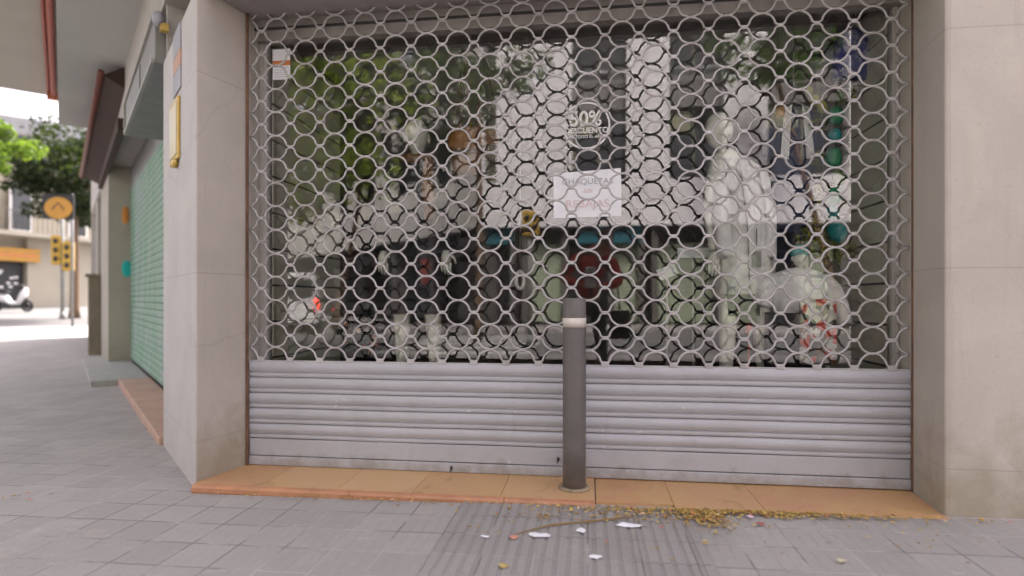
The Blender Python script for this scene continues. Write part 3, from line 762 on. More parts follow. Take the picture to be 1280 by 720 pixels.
t = thing('mannequin', 'cream mannequin in an open white lab coat at the right of the shop window', 'mannequin', (xm,Y1,FZ))
figure_mesh(xm, Y1, FZ, 1.66, lean=-.13, face=-.9, wx=.62).build('body', M_manneq, t)
m = MB(); zc = [P(912,y,Y1).z for y in (368,330,290,250,215,205)]
m.ell([(xm-.03,Y1,zc[0],.135,.15),(xm-.01,Y1,zc[1],.128,.15),(xm+.01,Y1,zc[2],.118,.14),(xm+.0,Y1,zc[3],.115,.13),(xm-.03,Y1,zc[4],.115,.11),(xm-.09,Y1,zc[5]+.02,.06,.08)], 40, .06, 9)
sh = zc[4]-.01
m.tube([(xm-.12,Y1,sh),(xm-.145,Y1-.05,sh-.26),(xm-.13,Y1-.12,sh-.50)], [.055,.05,.045], 12); m.tube([(xm+.08,Y1,sh),(xm+.14,Y1+.02,sh-.26),(xm+.12,Y1-.06,sh-.50)], [.055,.05,.045], 12)
ct = m.build('lab_coat', M_coat, t)
m = MB(); m.tube([(xm-.05,Y1-.13,zc[4]-.02),(xm-.02,Y1-.155,zc[2]),(xm-.01,Y1-.165,zc[0]+.02)], .0035, 6); m.build('placket', M_grey, ct)
for s_ in (-1,1):
    m = MB(); m.add([(xm-.06+s_*.01,Y1-.128,zc[4]-.10),(xm-.06+s_*.055,Y1-.12,zc[4]+.02),(xm-.06+s_*.03,Y1-.115,zc[4]+.06),(xm-.06+s_*.005,Y1-.125,zc[4]-.02)], [(0,1,2,3)]); m.build('lapel', M_white, ct, solid=.004)
m = MB(); m.box(xm+.0,xm+.05,Y1-.172,Y1-.162,zc[1]-.03,zc[1]+.06); m.tube([(xm+.025,Y1-.168,zc[2]),(xm+.025,Y1-.168,zc[1]+.06)],.003,6); m.build('name_badge', M_grey, ct)
m = MB(); m.ell([(xm-.02,Y1,.86,.11,.11),(xm-.02,Y1,1.0,.12,.12),(xm,Y1,1.3,.10,.10)], 24); m.build('skirt', M_darkcloth, t)
# left mannequin in dark workwear
Y2 = 3.68; x2 = P(522,0,Y2).x
t = thing('mannequin', 'cream headed mannequin in dark clothes at the left of the shop window', 'mannequin', (x2,Y2,FZ))
figure_mesh(x2, Y2, FZ, 1.72, face=.2).build('body', M_manneq, t)
m = MB(); m.ell([(x2,Y2,1.15,.20,.14),(x2,Y2,1.4,.18,.13),(x2,Y2,1.65,.21,.13),(x2,Y2,1.78,.19,.11),(x2,Y2,1.87,.08,.07)], 24, .03)
for s_ in (-1,1): m.tube([(x2+s_*.17,Y2,1.76),(x2+s_*.24,Y2,1.5),(x2+s_*.22,Y2-.06,1.26)], [.07,.06,.052], 10)
m.build('jacket', M_darkcloth, t)
m = MB(); 
for s_ in (-1,1): m.ell([(x2+s_*.105,Y2,.86,.095,.1),(x2+s_*.1,Y2,1.05,.105,.11),(x2+s_*.07,Y2,1.25,.12,.12)], 16)
m.build_each('shorts', M_darkcloth, t)
m = MB(); m.tube([(x2-.09,Y2-.05,1.86),(x2,Y2-.10,1.84),(x2+.09,Y2-.05,1.86),(x2+.10,Y2-.12,1.7),(x2+.12,Y2-.14,1.45)], [.03,.035,.035,.04,.035], 10); m.build('scarf', M_brown, t)
# child mannequin
Y3 = 3.50; x3 = P(998,0,Y3).x
t = thing('mannequin', 'child sized mannequin in a white shirt and turquoise cap at the lower right window', 'mannequin', (x3,Y3,FZ))
figure_mesh(x3, Y3, FZ, .86).build('body', M_manneq, t)
m = MB(); zz = lambda y: P(998,y,Y3).z
m.ell([(x3,Y3,zz(398),.14,.10),(x3,Y3,zz(370),.14,.10),(x3,Y3,zz(352),.15,.09),(x3,Y3,zz(341),.12,.075),(x3,Y3,zz(335),.045,.05)], 36, .05, 8)
m.tube([(x3-.12,Y3,zz(349)),(x3-.18,Y3-.01,zz(362)),(x3-.205,Y3-.02,zz(382))], [.05,.05,.052], 12); m.tube([(x3+.12,Y3,zz(349)),(x3+.18,Y3-.01,zz(362)),(x3+.215,Y3-.03,zz(384)),(x3+.225,Y3-.05,zz(404))], [.05,.048,.044,.04], 12)
m.build('shirt', M_coat, t)
m = MB(); m.ball((x3,Y3-.015,1.222),(.047,.058,.042)); m.ball((x3-.02,Y3-.075,1.215),(.038,.04,.007)); m.build('cap', M_turq, t)
m = MB(); m.ell([(x3-.04,Y3,.42,.12,.08),(x3-.04,Y3,.6,.15,.09),(x3-.03,Y3,.88,.15,.1)], 18); m.build('trousers', M_darkcloth, t)
m = MB(); m.box(x3-.05,x3+.14,Y3-.165,Y3-.158,zz(452),zz(374)); m.build('printed_panel', M_print, t, bevel=.003)
# hanging navy tunics with pale lapels
def tunic(px, ya, yb, Y, w, label, mm, lap=True, group='garments hanging in the window'):
    a = P(px,ya,Y); b = P(px,yb,Y); x = a.x
    t = thing('hanging_garment', label, 'garment', a, group)
    m = MB(); m.ell([(x,Y,b.z,w*.62,.05),(x,Y,(a.z+b.z)/2,w*.52,.05),(x,Y,a.z-.12,w*.55,.045),(x,Y,a.z-.03,w*.42,.035),(x,Y,a.z,w*.12,.02)], 24, .06, 6)
    m.tube([(x-w*.45,Y,a.z-.07),(x-w*.62,Y,a.z-.3)], [.05,.045], 10); m.tube([(x+w*.45,Y,a.z-.07),(x+w*.62,Y,a.z-.3)], [.05,.045], 10)
    m.build('cloth', mm, t)
    m = MB(); m.tube([(x-w*.4,Y,a.z-.02),(x,Y,a.z+.03),(x+w*.4,Y,a.z-.02)], .006, 6); m.tube([(x,Y,a.z+.03),(x,Y,2.72)], .0035, 6); m.build('hanger', M_alu, t)
    if lap:
        m = MB()
        for s_ in (-1,1): m.add([(x+s_*w*.12,Y-.056,a.z-.01),(x+s_*w*.30,Y-.05,a.z-.03),(x+s_*w*.42,Y-.064,a.z-.33),(x+s_*w*.22,Y-.068,a.z-.34)], [(0,1,2,3)])
        m.build_each('lapel', M_coat, t, solid=.004)
tunic(992,132,292,3.72,.23,'navy tunic with white lapels hanging beside the lab coat', M_navy)
tunic(1068,36,98,3.58,.13,'small royal blue printed top hanging at the top right of the window', M_blue, False)
tunic(972,222,330,3.95,.22,'blue work trousers folded over a hanger under the navy tunic', M_navy, False)
# white stand behind child mannequin
t = thing('display_stand', 'white two legged display stand between the lab coat and the teal garland', 'stand', P(985,330,3.8))
m = MB()
for px, y0_, y1_ in ((965,222,460),(1006,222,460)):
    a, b = P(px,y0_,3.8), P(px,y1_,3.8); m.box(a.x-.018,a.x+.018,3.79,3.81,FZ,a.z)
m.build_each('leg', M_white, t)
a, b = P(960,222,3.79), P(1008,272,3.79); m = MB(); m.box(a.x,b.x,3.775,3.785,b.z,a.z); m.build('panel', M_white, t, bevel=.003)  # white panel added to stand in for the reflected fascia
t = thing('display_easel', 'white slanted easel legs at the right mannequin foot', 'stand', P(945,400,3.7))
m = MB(); a, b = P(938,372,3.7), P(953,462,3.6); m.tube([a,(b.x,3.55,FZ)], .02, 6); a = P(1034,378,3.5); m.tube([a,(a.x,3.5,FZ)], .014, 8); m.tube([P(938,376,3.7),P(1034,380,3.5)], .014, 8); m.build_each('leg', M_white, t)
# garland
gx = P(1043,0,3.58).x
t = thing('garland', 'hanging garland of teal and green foil balls with leafy twigs on the right side', 'garland', (gx,3.58,1.3))
m = MB(); m.tube([(gx,3.58,2.70),(gx+.01,3.58,1.9),(gx-.01,3.58,1.3)], .004, 6); m.build('cord', M_dkgreen, t)
for k, (px,py,r,mm) in enumerate(((1050,118,.035,M_dkgreen),(1045,145,.055,M_green),(1043,170,.045,M_teal),(1042,198,.06,M_green),(1048,222,.045,M_dkgreen),(1043,246,.055,M_green),(1041,265,.04,M_teal),(1047,288,.07,M_teal),(1018,125,.035,M_yel),(1028,134,.035,M_yel),(1012,114,.028,M_yel),(975,140,.035,M_orangeb))):
    c = P(px,py,3.56); m = MB(); m.ball(c, (r*.8,r*.8,r), 10, 7, .12); m.build('bauble', mm, t)
def leaves(m, c, rad, n, size, flat=1.0):
    for _ in range(n):
        while True:
            v = Vector((random.uniform(-1,1),random.uniform(-1,1),random.uniform(-1,1)))
            if v.length <= 1: break
        p = Vector(c)+Vector((v.x*rad[0],v.y*rad[1],v.z*rad[2]))
        s = size*random.uniform(.6,1.3)
        a = Vector((random.gauss(0,1),random.gauss(0,1),random.gauss(0,.6))).normalized(); b = a.orthogonal().normalized()
        if random.random() < .5: b = a.cross(b)
        q = a.cross(b)*s*.18
        m.add([p-a*s*.5, p+b*s*.34+q, p+a*s*.5, p-b*s*.34+q], [(0,1,2,3)])
m = MB()
for px,py,r in ((1030,150,.07),(1030,200,.07),(1028,240,.08),(1030,280,.09),(1018,298,.1),(1038,312,.10),(1055,310,.08),(1060,120,.05)): leaves(m, P(px,py,3.62), (r,r*.5,r), 55, .05)
m.build('foliage', leafmat('garland leaf', (.10,.12,.015), (.33,.34,.05)), t)
m = MB()
for px,py,r in ((1052,108,.04),(1060,92,.04),(1070,110,.05)): leaves(m, P(px,py,3.54), (r,r*.5,r), 30, .03)
m.build('tinsel', M_white, t)
# tan bags at the upper left
for k,(px,py,label,mm) in enumerate(((578,172,'tan leather bag, upper of two hanging near the left mannequin',M_orangeb),(581,203,'brown leather bag, lower of two hanging near the left mannequin',M_brown))):
    c = P(px,py,4.0); t = thing('hanging_bag', label, 'bag', c, 'leather bags hanging in the window')
    m = MB(); m.ell([(c.x,4.0,c.z-.09,.08,.03),(c.x,4.0,c.z-.07,.105,.045),(c.x,4.0,c.z+.03,.10,.045),(c.x,4.0,c.z+.07,.08,.03)], 18); m.build('pouch', mm, t)
    m = MB(); m.tube([(c.x-.07,4,c.z+.05),(c.x-.03,4.01,c.z+.3),(c.x,4.02,2.71),(c.x+.03,4.01,c.z+.3),(c.x+.07,4,c.z+.05)], .006, 6); m.build('strap', M_brown, t)
c = P(608,178,4.15); t = thing('hanging_bag', 'dark brown satchel hanging right of the two tan bags', 'bag', c, 'leather bags hanging in the window')
m = MB(); m.box(c.x-.09,c.x+.09,4.1,4.17,c.z-.13,c.z+.1); m.build('pouch', mat('dark brown leather', (.075,.035,.02), .5), t, bevel=.02)
m = MB(); m.box(c.x-.092,c.x+.092,4.085,4.099,c.z-.03,c.z+.102); m.tube([(c.x-.08,4.13,c.z+.09),(c.x,4.13,2.71),(c.x+.08,4.13,c.z+.09)], .007, 6); m.build('flap', M_brown, t)
# price cards, white ring, red goods
for (pa, label) in ((((847,310),(887,322),3.9), 'blank white shelf card held level beside the lab coat'), (((822,333),(846,347),3.95), 'tilted white card left of the level shelf card')):
    (xa,ya),(xb,yb),Y = pa; a = P(xa,ya,Y); b = P(xb,yb,Y)
    t = thing('price_card', label, 'card', (a.x,Y,FZ), 'cards in the window')
    m = MB(); Mx = Matrix.Translation(((a.x+b.x)/2,Y,(a.z+b.z)/2)) @ Matrix.Rotation(R(0 if xa == 847 else -22),4,'Y') if True else None
    w, h = abs(b.x-a.x)/2, abs(a.z-b.z)/2; m.box(-w,w,-.003,.003,-h,h,Mx); m.build('card', M_paper, t)
    m = MB(); m.tube([((a.x+b.x)/2,Y+.01,FZ),((a.x+b.x)/2,Y+.01,(a.z+b.z)/2)], .008, 8); m.build('stem', M_alu, t)
c = P(650,350,3.7); m = MB(); m.tube([(c.x+.028*math.cos(q)*.9,3.7,c.z+.055*math.sin(q)) for q in ax(0,2*PI,20)], .012, 8, False); m.tube([(c.x,3.7,c.z+.05),(c.x,3.72,2.70)], .0015, 5)
tag(m.build('elastic_loop', M_white, org=c), 'small white oval loop hanging near the middle of the window', 'loop')
t = thing('shoe_box', 'red and white shoe box lying at the child mannequin feet', 'box', P(990,455,3.42))
m = MB(); a = P(975,0,3.42).x; b = P(1018,0,3.42).x; m.box(a,b,3.40,3.52,FZ+.001,.52); m.build('carton', M_redp, t, bevel=.003); m = MB(); m.box(a-.004,b+.004,3.396,3.524,.521,.56); m.build('lid', M_coat, t, bevel=.003)
c = P(936,412,3.6); m = MB(); m.ball(c,(.022,.02,.035),10,7,.08); m.tube([(c.x,3.6,c.z-.03),(c.x,3.6,FZ)], .006, 6); tag(m.build('red_ornament', M_redp, org=(c.x,c.y,FZ)), 'small red bulb on a stem by the lab coat mannequin knees', 'ornament')
# flower pot arrangement lower left (dark, with pale flowers)
c = P(452,420,3.9); t = thing('potted_arrangement', 'dark leafy arrangement with salmon and white flowers at the lower left window', 'plant', (c.x,3.9,FZ))
m = MB(); m.ell([(c.x,3.9,FZ,.07,.07),(c.x,3.9,FZ+.16,.1,.1)], 20); m.build('pot', M_black, t)
m = MB(); leaves(m, (c.x,3.9,FZ+.32), (.17,.12,.17), 260, .06); m.build('foliage', M_leafd, t)
m = MB()
for q in range(9): m.ball(c+Vector((random.uniform(-.13,.15),-.1,random.uniform(-.1,.14))), (.016,.012,.018), 8, 5, .15)
m.build_each('flower', mat('salmon petal', (.6,.3,.22), .6), t)
# ------------------------------------------------------------------ photographer (seen reflected)
px_, py_ = .02, -.45
t = thing('person', 'person in red hooded jacket and dark trousers holding a white device, reflected in the glass', 'person', (px_,py_,gz(0,-.45)))
g0 = gz(0,-.45)
V = [(0,-.46,.95),(.02,-.45,1.12),(.05,-.42,1.30),(.11,-.38,1.47),(.16,-.35,1.55),
     (-.10,-.46,.88),(-.14,-.44,.48),(-.15,-.50,.08),(-.17,-.36,.03),(.10,-.46,.88),(.16,-.42,.48),(.18,-.48,.08),(.20,-.34,.03),
     (-.12,-.41,1.46),(-.30,-.34,1.22),(-.05,-.17,1.12),(.29,-.36,1.40),(.37,-.26,1.16),(.12,-.16,1.10)]
V = [(a,b,c+g0) for a,b,c in V]
E = [(0,1),(1,2),(2,3),(3,4),(0,5),(5,6),(6,7),(7,8),(0,9),(9,10),(10,11),(11,12),(3,13),(13,14),(14,15),(3,16),(16,17),(17,18)]
Rb = [(.15,.11),(.135,.1),(.15,.1),(.085,.07),.055,.085,.062,.045,.036,.085,.062,.045,.036,.06,.042,.028,.06,.042,.028]
vs, fs = skin(V, E, Rb); m = MB(); m.add(vs, fs, True)
def flip(v): return v
hm = MB(); head(hm, (0,0,0), 1.0, PI-.15)
tilt = Matrix.Translation((.21,-.30,1.665+g0)) @ Matrix.Rotation(R(-18),4,'X') @ Matrix.Rotation(R(12),4,'Y')
m.add([tilt @ p for p in hm.v], hm.f, True)
hand(m, V[15], (.75,.35,.25), 1.0, .9); hand(m, V[18], (-.75,.3,.25), 1.0, .9)
m.build('body', M_skin, t)
m = MB(); m.ball((0,.02,.03),(.088,.10,.105),16,10,.02); hb = MB(); hb.add([tilt @ (Matrix.Rotation(PI-.15,4,'Z') @ p) for p in m.v], m.f, True); hb.build('hair', M_hair, t)
Rj = [(.175,.135),(.16,.125),(.175,.125),(.11,.09),.075,.08,.06,.047,.037]
idx = [0,1,2,3,13,14,15,16,17,18]; mp = {v:i for i,v in enumerate(idx)}
vs, fs = skin([V[i] for i in idx], [(mp[a],mp[b]) for a,b in E if a in mp and b in mp], [(.175,.135),(.165,.125),(.18,.125),(.11,.09),.08,.062,.045,.08,.062,.045])
m = MB(); m.add(vs, fs, True); m.ball((.14,-.46,1.55+g0),(.13,.10,.09),16,9,.03); m.build('jacket', M_redcl, t)
idx = [0,5,6,7,9,10,11]; mp = {v:i for i,v in enumerate(idx)}
vs, fs = skin([V[i] for i in idx], [(mp[a],mp[b]) for a,b in E if a in mp and b in mp], [(.165,.125),.105,.08,.065,.105,.08,.065])
m = MB(); m.add(vs, fs, True); m.build('trousers', M_darkcloth, t)
for s_,a in ((-1,(-.16,-.44)),(1,(.19,-.42))):
    m = MB(); m.ell([(a[0],a[1],g0,.052,.14),(a[0],a[1],g0+.03,.054,.14),(a[0],a[1]-.03,g0+.075,.045,.09),(a[0],a[1]-.05,g0+.12,.04,.05)], 18); m.build('shoe', M_rubber, t)
t = thing('handheld_camera', 'white handheld camera on a short grip held by the person in red', 'camera', (.04,-.10,1.1+g0))
m = MB(); m.box(-.03,.09,-.12,-.08,1.10+g0,1.34+g0); m.build('housing', M_white, t, bevel=.01)
m = MB(); m.ball((.04,-.085,1.25+g0),(.022,.012,.022)); m.build('lens', M_black, t)
m = MB(); m.tube([(.04,-.11,1.13+g0),(.04,-.11,1.0+g0)], .017, 10); m.build('grip', M_black, t)
t = thing('shoulder_bag', 'black shoulder bag hanging at the side of the person in red', 'bag', (.38,-.45,.6+g0))
m = MB(); m.box(.26,.50,-.56,-.42,.50+g0,.84+g0); m.build('pouch', M_black, t, bevel=.03)
m = MB(); m.tube([(.38,-.48,.83+g0),(.33,-.42,1.3+g0),(.22,-.33,1.52+g0),(.34,-.54,1.3+g0),(.38,-.52,.83+g0)], .012, 6); m.build('strap', M_white, t)
# ------------------------------------------------------------------ opposite buildings
YV = 22.0; YB = 2*GL-YV
def xr(px): return ratio(px)*YV
def zr(py): return CH+(HZ-py)/F*YV*.99
ob = thing('apartment_building', 'white panelled building across the street with dark windows between wide pilasters', 'building', (4,YB,0))
H2 = 11.4; z_f0, z_f1 = zr(282), zr(225)
m = MB(); xw0 = -4.08; xw1 = 17
# fascia in panels
x = xw0
while x < xw1: m.box(x+.006,min(x+2.4,xw1)-.006,YB,YB+.001-.55,z_f0,z_f1); x += 2.4
cols = [(-4.08,-3.9),(xr(620),xr(715)),(xr(783),xr(837)),(xr(905),xr(960)),(xr(1062),xr(1092)),(12.2,14.6)]
m.build('fascia', M_oppw, ob)
for a, b in cols:
    m = MB()
    nseg = max(1, round((b-a)/.9))
    for k in range(nseg):
        z = z_f1+.01
        while z < H2: m.box(a+(b-a)*k/nseg+.004,a+(b-a)*(k+1)/nseg-.004,YB-.55,YB-.01,z,min(z+3.2,H2)); z += 3.21
    m.build('pilaster', M_oppw, ob)
m = MB(); m.box(xw0,xw1,YB-.7,YB+.1,H2,H2+.5); m.build('cornice', M_oppw, ob)
m = MB(); m.box(xw0,xw1,YB-8,YB-.9,0,H2); m.build('core', M_dark, ob)
gaps = [(-3.9,xr(620)),(xr(715),xr(783)),(xr(837),xr(905)),(xr(960),xr(1062)),(xr(1092),12.2),(14.6,17)]
for a, b in gaps:
    for z in (z_f1, z_f1+3.9):
        m = MB(); m.box(a+.02,b-.02,YB-.6,YB-.5,z+2.75,z+3.88); m.box(a+.02,b-.02,YB-.62,YB-.56,z,z+.06)
        w = m.build('window', mat('grey spandrel', (.2,.19,.18), .6, bump=0), ob)
        m = MB(); m.box(a+.05,b-.05,YB-.75,YB-.7,z+.06,z+2.75); m.build('pane', M_pane, w)
        m = MB(); m.box(a+.05,(a+b)/2-.1,YB-.69,YB-.67,z+1.9,z+2.7); m.box(a+.02,a+.08,YB-.7,YB-.62,z+.06,z+2.75); m.box((a+b)/2-.03,(a+b)/2+.03,YB-.7,YB-.62,z+.06,z+2.75); m.build_each('blind', mat('olive blind', (.3,.3,.2), .7, bump=0), w)
        m = MB(); m.tube([(a,YB-.2,z+4.1),(b,YB-.2,z+4.1)], .03, 6)
        for q in ax(a,b,3): m.tube([(q,YB-.2,z+3.88),(q,YB-.2,z+4.1)], .02, 5)
        m.build('balcony_rail', M_white, w)
m = MB()
for px in (603,640,655,706,765,803,820,902,960,1000,1060,1110): m.box(xr(px)-.12,xr(px)+.12,YB-.9,YB-.3,0,z_f0)
m.build_each('pier', M_opps, ob)
for a, b in ((655,706),(765,803),(820,902),(905,958),(1000,1058)):
    a, b = xr(a)+.12, xr(b)-.12; m = MB(); x = a
    while x < b-.05: m.box(x,x+.11,YB-.80,YB-.74,.05,zr(303)); m.box(x+.11,x+.16,YB-.80,YB-.77,.05,zr(303)); x += .16
    m.build('metal_shutter', M_oppgreen, ob)
for a, b in ((722,802),(600,640)):
    m = MB(); m.box(xr(a),xr(b),YB-.6,YB-.25,zr(303),z_f0-.01); m.build('shop_sign', M_tealsign, ob)
m = MB(); m.box(-3.9,17,YB-.89,YB-.85,.05,z_f0); m.build('shop_glazing', M_pane, ob)
# receding left building (45 deg)
def LB(s, o, z): return Vector((-4.10-D*s+D*o*1.0, YB-D*s-D*o*-1.0, z))
def LB(s, o, z): return Vector((-4.10-D*s-D*o, YB-D*s+D*o, z))
lb = thing('apartment_building', 'pale building receding down the far side street behind the plane tree', 'building', LB(8,0,0))
m = MB(LB); m.box(0,34,-.5,0,z_f0,z_f1-.3)
for k in range(9):
    s0 = .2+k*3.8; m.box(s0,s0+1.5,-.5,0,z_f1-.3,H2)
for k in range(2): m.box(0,34,-.5,.02,z_f1-.3+(k+1)*3.4-.5,z_f1-.3+(k+1)*3.4)
m.build('wall', M_oppside, lb)
m = MB(LB); m.box(0,34,-8,-.9,0,H2); m.build('core', M_dark, lb)
for k in range(9):
    for j in range(2):
        s0 = 1.7+k*3.8; z = z_f1-.3+j*3.4; m = MB(LB); m.box(s0+.02,s0+2.28,-.6,-.5,z+.02,z+.9); m.box(s0+1.1,s0+1.2,-.6,-.45,z+.9,z+2.9)
        w = m.build('window', M_oppside, lb); m = MB(LB); m.box(s0,s0+2.3,-.75,-.7,z,z+2.9); m.build('pane', M_pane, w)
m = MB(LB)
for k in range(9): m.box(k*3.8,k*3.8+.4,-.9,-.2,0,z_f0)
m.build_each('pier', M_opps, lb)
m = MB(LB); m.box(0,34,-.86,-.82,.05,z_f0); m.build('shop_glazing', M_pane, lb)
m = MB(LB); m.box(.4,3.6,-.4,.3,2.6,3.0); m.box(8.2,11.2,-.4,.3,2.6,3.0); m.build_each('shop_awning', M_dark, lb)
m = MB(LB); m.box(4.4,4.8,-.7,-.1,1.6,2.7); m.build('shop_panel', M_red, lb)
# ------------------------------------------------------------------ trees
def tree(label, base, H, cr, cz, nclump, nleaf, ls, lm, tr=.14, lean=(0,0), seed=1, group='street trees'):
    random.seed(seed)
    b = Vector(base); t = thing('street_tree', label, 'tree', b, group)
    m = MB(); top = b+Vector((lean[0],lean[1],cz-cr[2]*.25-b.z*0))
    top.z = cz-cr[2]*.2
    mid = (b+top)/2+Vector((.06,-.05,0)); m.tube([b,b+(mid-b)*.15,mid,top], [tr*1.3,tr,tr*.85,tr*.6], 10)
    cl = []
    for k in range(nclump):
        while True:
            v = Vector((random.uniform(-1,1),random.uniform(-1,1),random.uniform(-.9,1)))
            if .35 < v.length < 1: break
        c = Vector((top.x+v.x*cr[0], top.y+v.y*cr[1], cz+v.z*cr[2])); cl.append(c)
        if k < 16:
            md = (top+c)/2+Vector((0,0,-.2)); m.tube([top-Vector((0,0,.3)),md,c], [tr*.42,tr*.25,.015], 6)
    m.build('trunk', M_wood, t)
    m = MB()
    for c in cl:
        r = min(cr)*random.uniform(.22,.42); leaves(m, c, (r*1.2,r*1.2,r*.8), nleaf, ls)
    m.build('crown', lm, t); return t
def vb(px, Yv): x = ratio(px)*Yv; y = 2*GL-Yv; return (x,y,gz(x,y)-.02)
a = vb(400, 11.5)
tree('bright green plane tree on our pavement reflected at the upper left of the glass', (-5.75,-2.6,gz(-7,-2.6)-.02), 7, (3.0,2.0,2.3), 4.5, 72, 230, .13, M_leaf, .16, seed=3)
a = vb(597, 15.5)
tree('slender brown trunked young tree reflected left of the yellow traffic light', (a[0],-9.0+.1,gz(a[0],-9)-.13), 7, (1.7,1.6,1.4), 7.2, 26, 90, .15, M_leafm, .10, seed=5)
a = vb(421, 19)
tree('dark leafy tree across the street reflected behind the left mannequin', (a[0],a[1]+.2,gz(a[0],a[1])-.02), 8, (3.6,2.2,2.8), 6.9, 60, 130, .2, M_leafd, .10, lean=(1.2,0), seed=8)
a = vb(1105, 17)
tree('leafy tree across the street reflected above the lab coat mannequin', (a[0],-12.9,gz(a[0],-13)-.02), 8, (2.0,1.4,1.2), 8.9, 30, 80, .16, M_leafm, .12, lean=(-2.2,0), seed=9)
def fb(px, Z): u = (px-640)/F; return Vector((Z*(-ST+u*CT), Z*(CT+u*ST), 0))
a = fb(8, 15); 
tree('bright green street tree at the far left edge of the street', (a.x-2.2,a.y,gz(a.x,a.y)-.02), 7, (2.3,2.0,.95), 5.0, 46, 170, .15, M_leaff, .14, seed=11)
a = fb(93, 21)
tree('dark crowned tree with a brown trunk at the end of the side pavement', (a.x,a.y,gz(a.x,a.y)-.1), 7, (1.8,1.6,1.9), 5.3, 56, 170, .16, M_leafd, .15, seed=12)
random.seed(21)
# ------------------------------------------------------------------ far end of side street
A0 = fb(-60, 25); dv = Vector((math.sin(R(9)), math.cos(R(9)), 0)); nv = Vector((dv.y,-dv.x,0))
gf = gz(fb(30,29).x, fb(30,29).y)
def FB(s, o, z): v = A0+dv*s+nv*o; return Vector((v.x,v.y,z+gf))
fbld = thing('far_building', 'cream two storey building at the far left with balconies and an amber shop sign', 'building', FB(3,0,0))
m = MB(FB); m.box(-14,1.55,-6,0,-.6,6.3); m.box(1.55,3.0,-6,-.3,2.6,6.3); m.box(3.0,7.5,-6,0,-.6,6.3); m.box(1.55,3.0,-6,-.9,-.6,2.6); m.build('wall', M_farw, fbld)
m = MB(FB); m.box(-14,7.6,0,.9,3.15,3.35); m.box(-14,7.6,0,.35,6.2,6.45); m.build_each('balcony', M_farw, fbld)
m = MB(FB)
for s in ax(-13,7.4,90): m.tube([(s,.85,3.35),(s,.85,4.3)], .012, 4)
m.tube([(-14,.85,4.3),(7.5,.85,4.3)], .02, 5); m.build('railing', M_black, fbld)
for s in (-3.2,-.4,2.2,4.9):
    m = MB(FB); m.box(s,s+1.0,.005,.04,3.4,5.7); w = m.build('window', M_white, fbld); m = MB(FB); m.box(s+.1,s+.9,.045,.05,3.5,5.6); m.build('pane', M_pane, w)
m = MB(FB); m.box(1.45,3.4,0,.25,2.0,2.62); sgn = m.build('sign', M_amber, fbld); 
m = MB(FB); m.box(1.65,3.2,.252,.262,2.22,2.34); m.build('sign_mark', M_orange, sgn)
m = MB(FB); m.box(1.6,2.95,-.3,-.25,-.3,2.0); d_ = m.build('door', M_black, fbld)
m = MB(FB)
for k in range(9): 
    s = random.uniform(1.7,2.8); z = random.uniform(.7,1.7); m.box(s,s+.16,-.249,-.24,z,z+.1)
m.build_each('sticker', M_white, d_)
v = fb(70,42); nb = thing('far_building', 'beige distant block closing the view behind the traffic light', 'building', (v.x,v.y,gz(v.x,v.y)))
Mr = Matrix.Translation((v.x,v.y,gz(v.x,v.y))) @ Matrix.Rotation(R(38),4,'Z')
m = MB(); m.box(-14,14,0,6,-1,5.4,Mr); m.build('wall', M_farw2, nb)
for k in range(8):
    for z in (.2,3.0):
        m = MB(); x = -12+k*3.2; m.box(x,x+1.2,-.06,-.005,z,z+1.9,Mr); w = m.build('window', M_farw, nb); m = MB(); m.box(x+.1,x+1.1,-.08,-.065,z+.1,z+1.8,Mr); m.build('pane', M_pane, w)
# high wall seen above the tree (upper storeys, pale)
v = fb(-70,40); hb_ = thing('far_building', 'tall pale block rising behind the bright green tree', 'building', (v.x,v.y,gz(v.x,v.y)))
Mr = Matrix.Translation((v.x,v.y,gz(v.x,v.y))) @ Matrix.Rotation(R(50),4,'Z')
m = MB(); m.box(-12,8,0,8,-1,13,Mr); m.build('wall', mat('pale far render', (.36,.36,.37), .85, bump=0), hb_)
for k in range(5):
    for j in range(3):
        x = -10+k*3.4; z = 3.5+j*3.2; m = MB(); m.box(x,x+1.3,-.06,-.005,z,z+1.9,Mr); w = m.build('window', M_farw, hb_); m = MB(); m.box(x+.1,x+1.2,-.08,-.065,z+.1,z+1.8,Mr); m.build('pane', M_pane, w)
# traffic light with amber round sign (left)
def lightpost(name, label, base, H, group=None):
    t = thing(name, label, 'traffic light', base, group); b = Vector(base)
    m = MB(); m.tube([b,b+Vector((0,0,H))], .05, 10); m.tube([b,b+Vector((0,0,.25))], [.09,.07], 10); m.build('pole', M_grey, t)
    return t, b
a = fb(78,19); zb_ = gz(a.x,a.y)
t, b = lightpost('traffic_light', 'yellow two headed traffic light on a slim pole at the far left', (a.x,a.y,zb_), 3.4, 'traffic lights')
rv = Vector((CT,ST,0))
for off, zt_ in ((-.16,3.0),(.2,2.8)):
    c = b+rv*off; m = MB(); Mx = Matrix.Translation((c.x,c.y,zt_)) @ Matrix.Rotation(R(20),4,'Z'); m.box(-.14,.14,-.12,.12,-.95,0,Mx); hs = m.build('signal_head', M_yellow, t, bevel=.03)
    m = MB()
    for k in range(3): cc2 = Mx @ Vector((0,-.13,-.18-k*.29)); m.ball(cc2,(.09,.03,.09),10,6)
    m.build_each('lens', M_black, hs)
a = fb(73,16); b = Vector((a.x,a.y,0)); t = thing('round_sign', 'round amber sign with a dark chevron on a black board beside the dark tree', 'sign', (a.x,a.y,gz(a.x,a.y)))
zc_ = CH+(HZ-260)/F*16
fr = Matrix.Translation((a.x,a.y,zc_)) @ Matrix.Rotation(R(20),4,'Z')
m = MB(); m.box(-.40,.36,.02,.06,-.30,.38,fr); m.build('board', M_black, t)
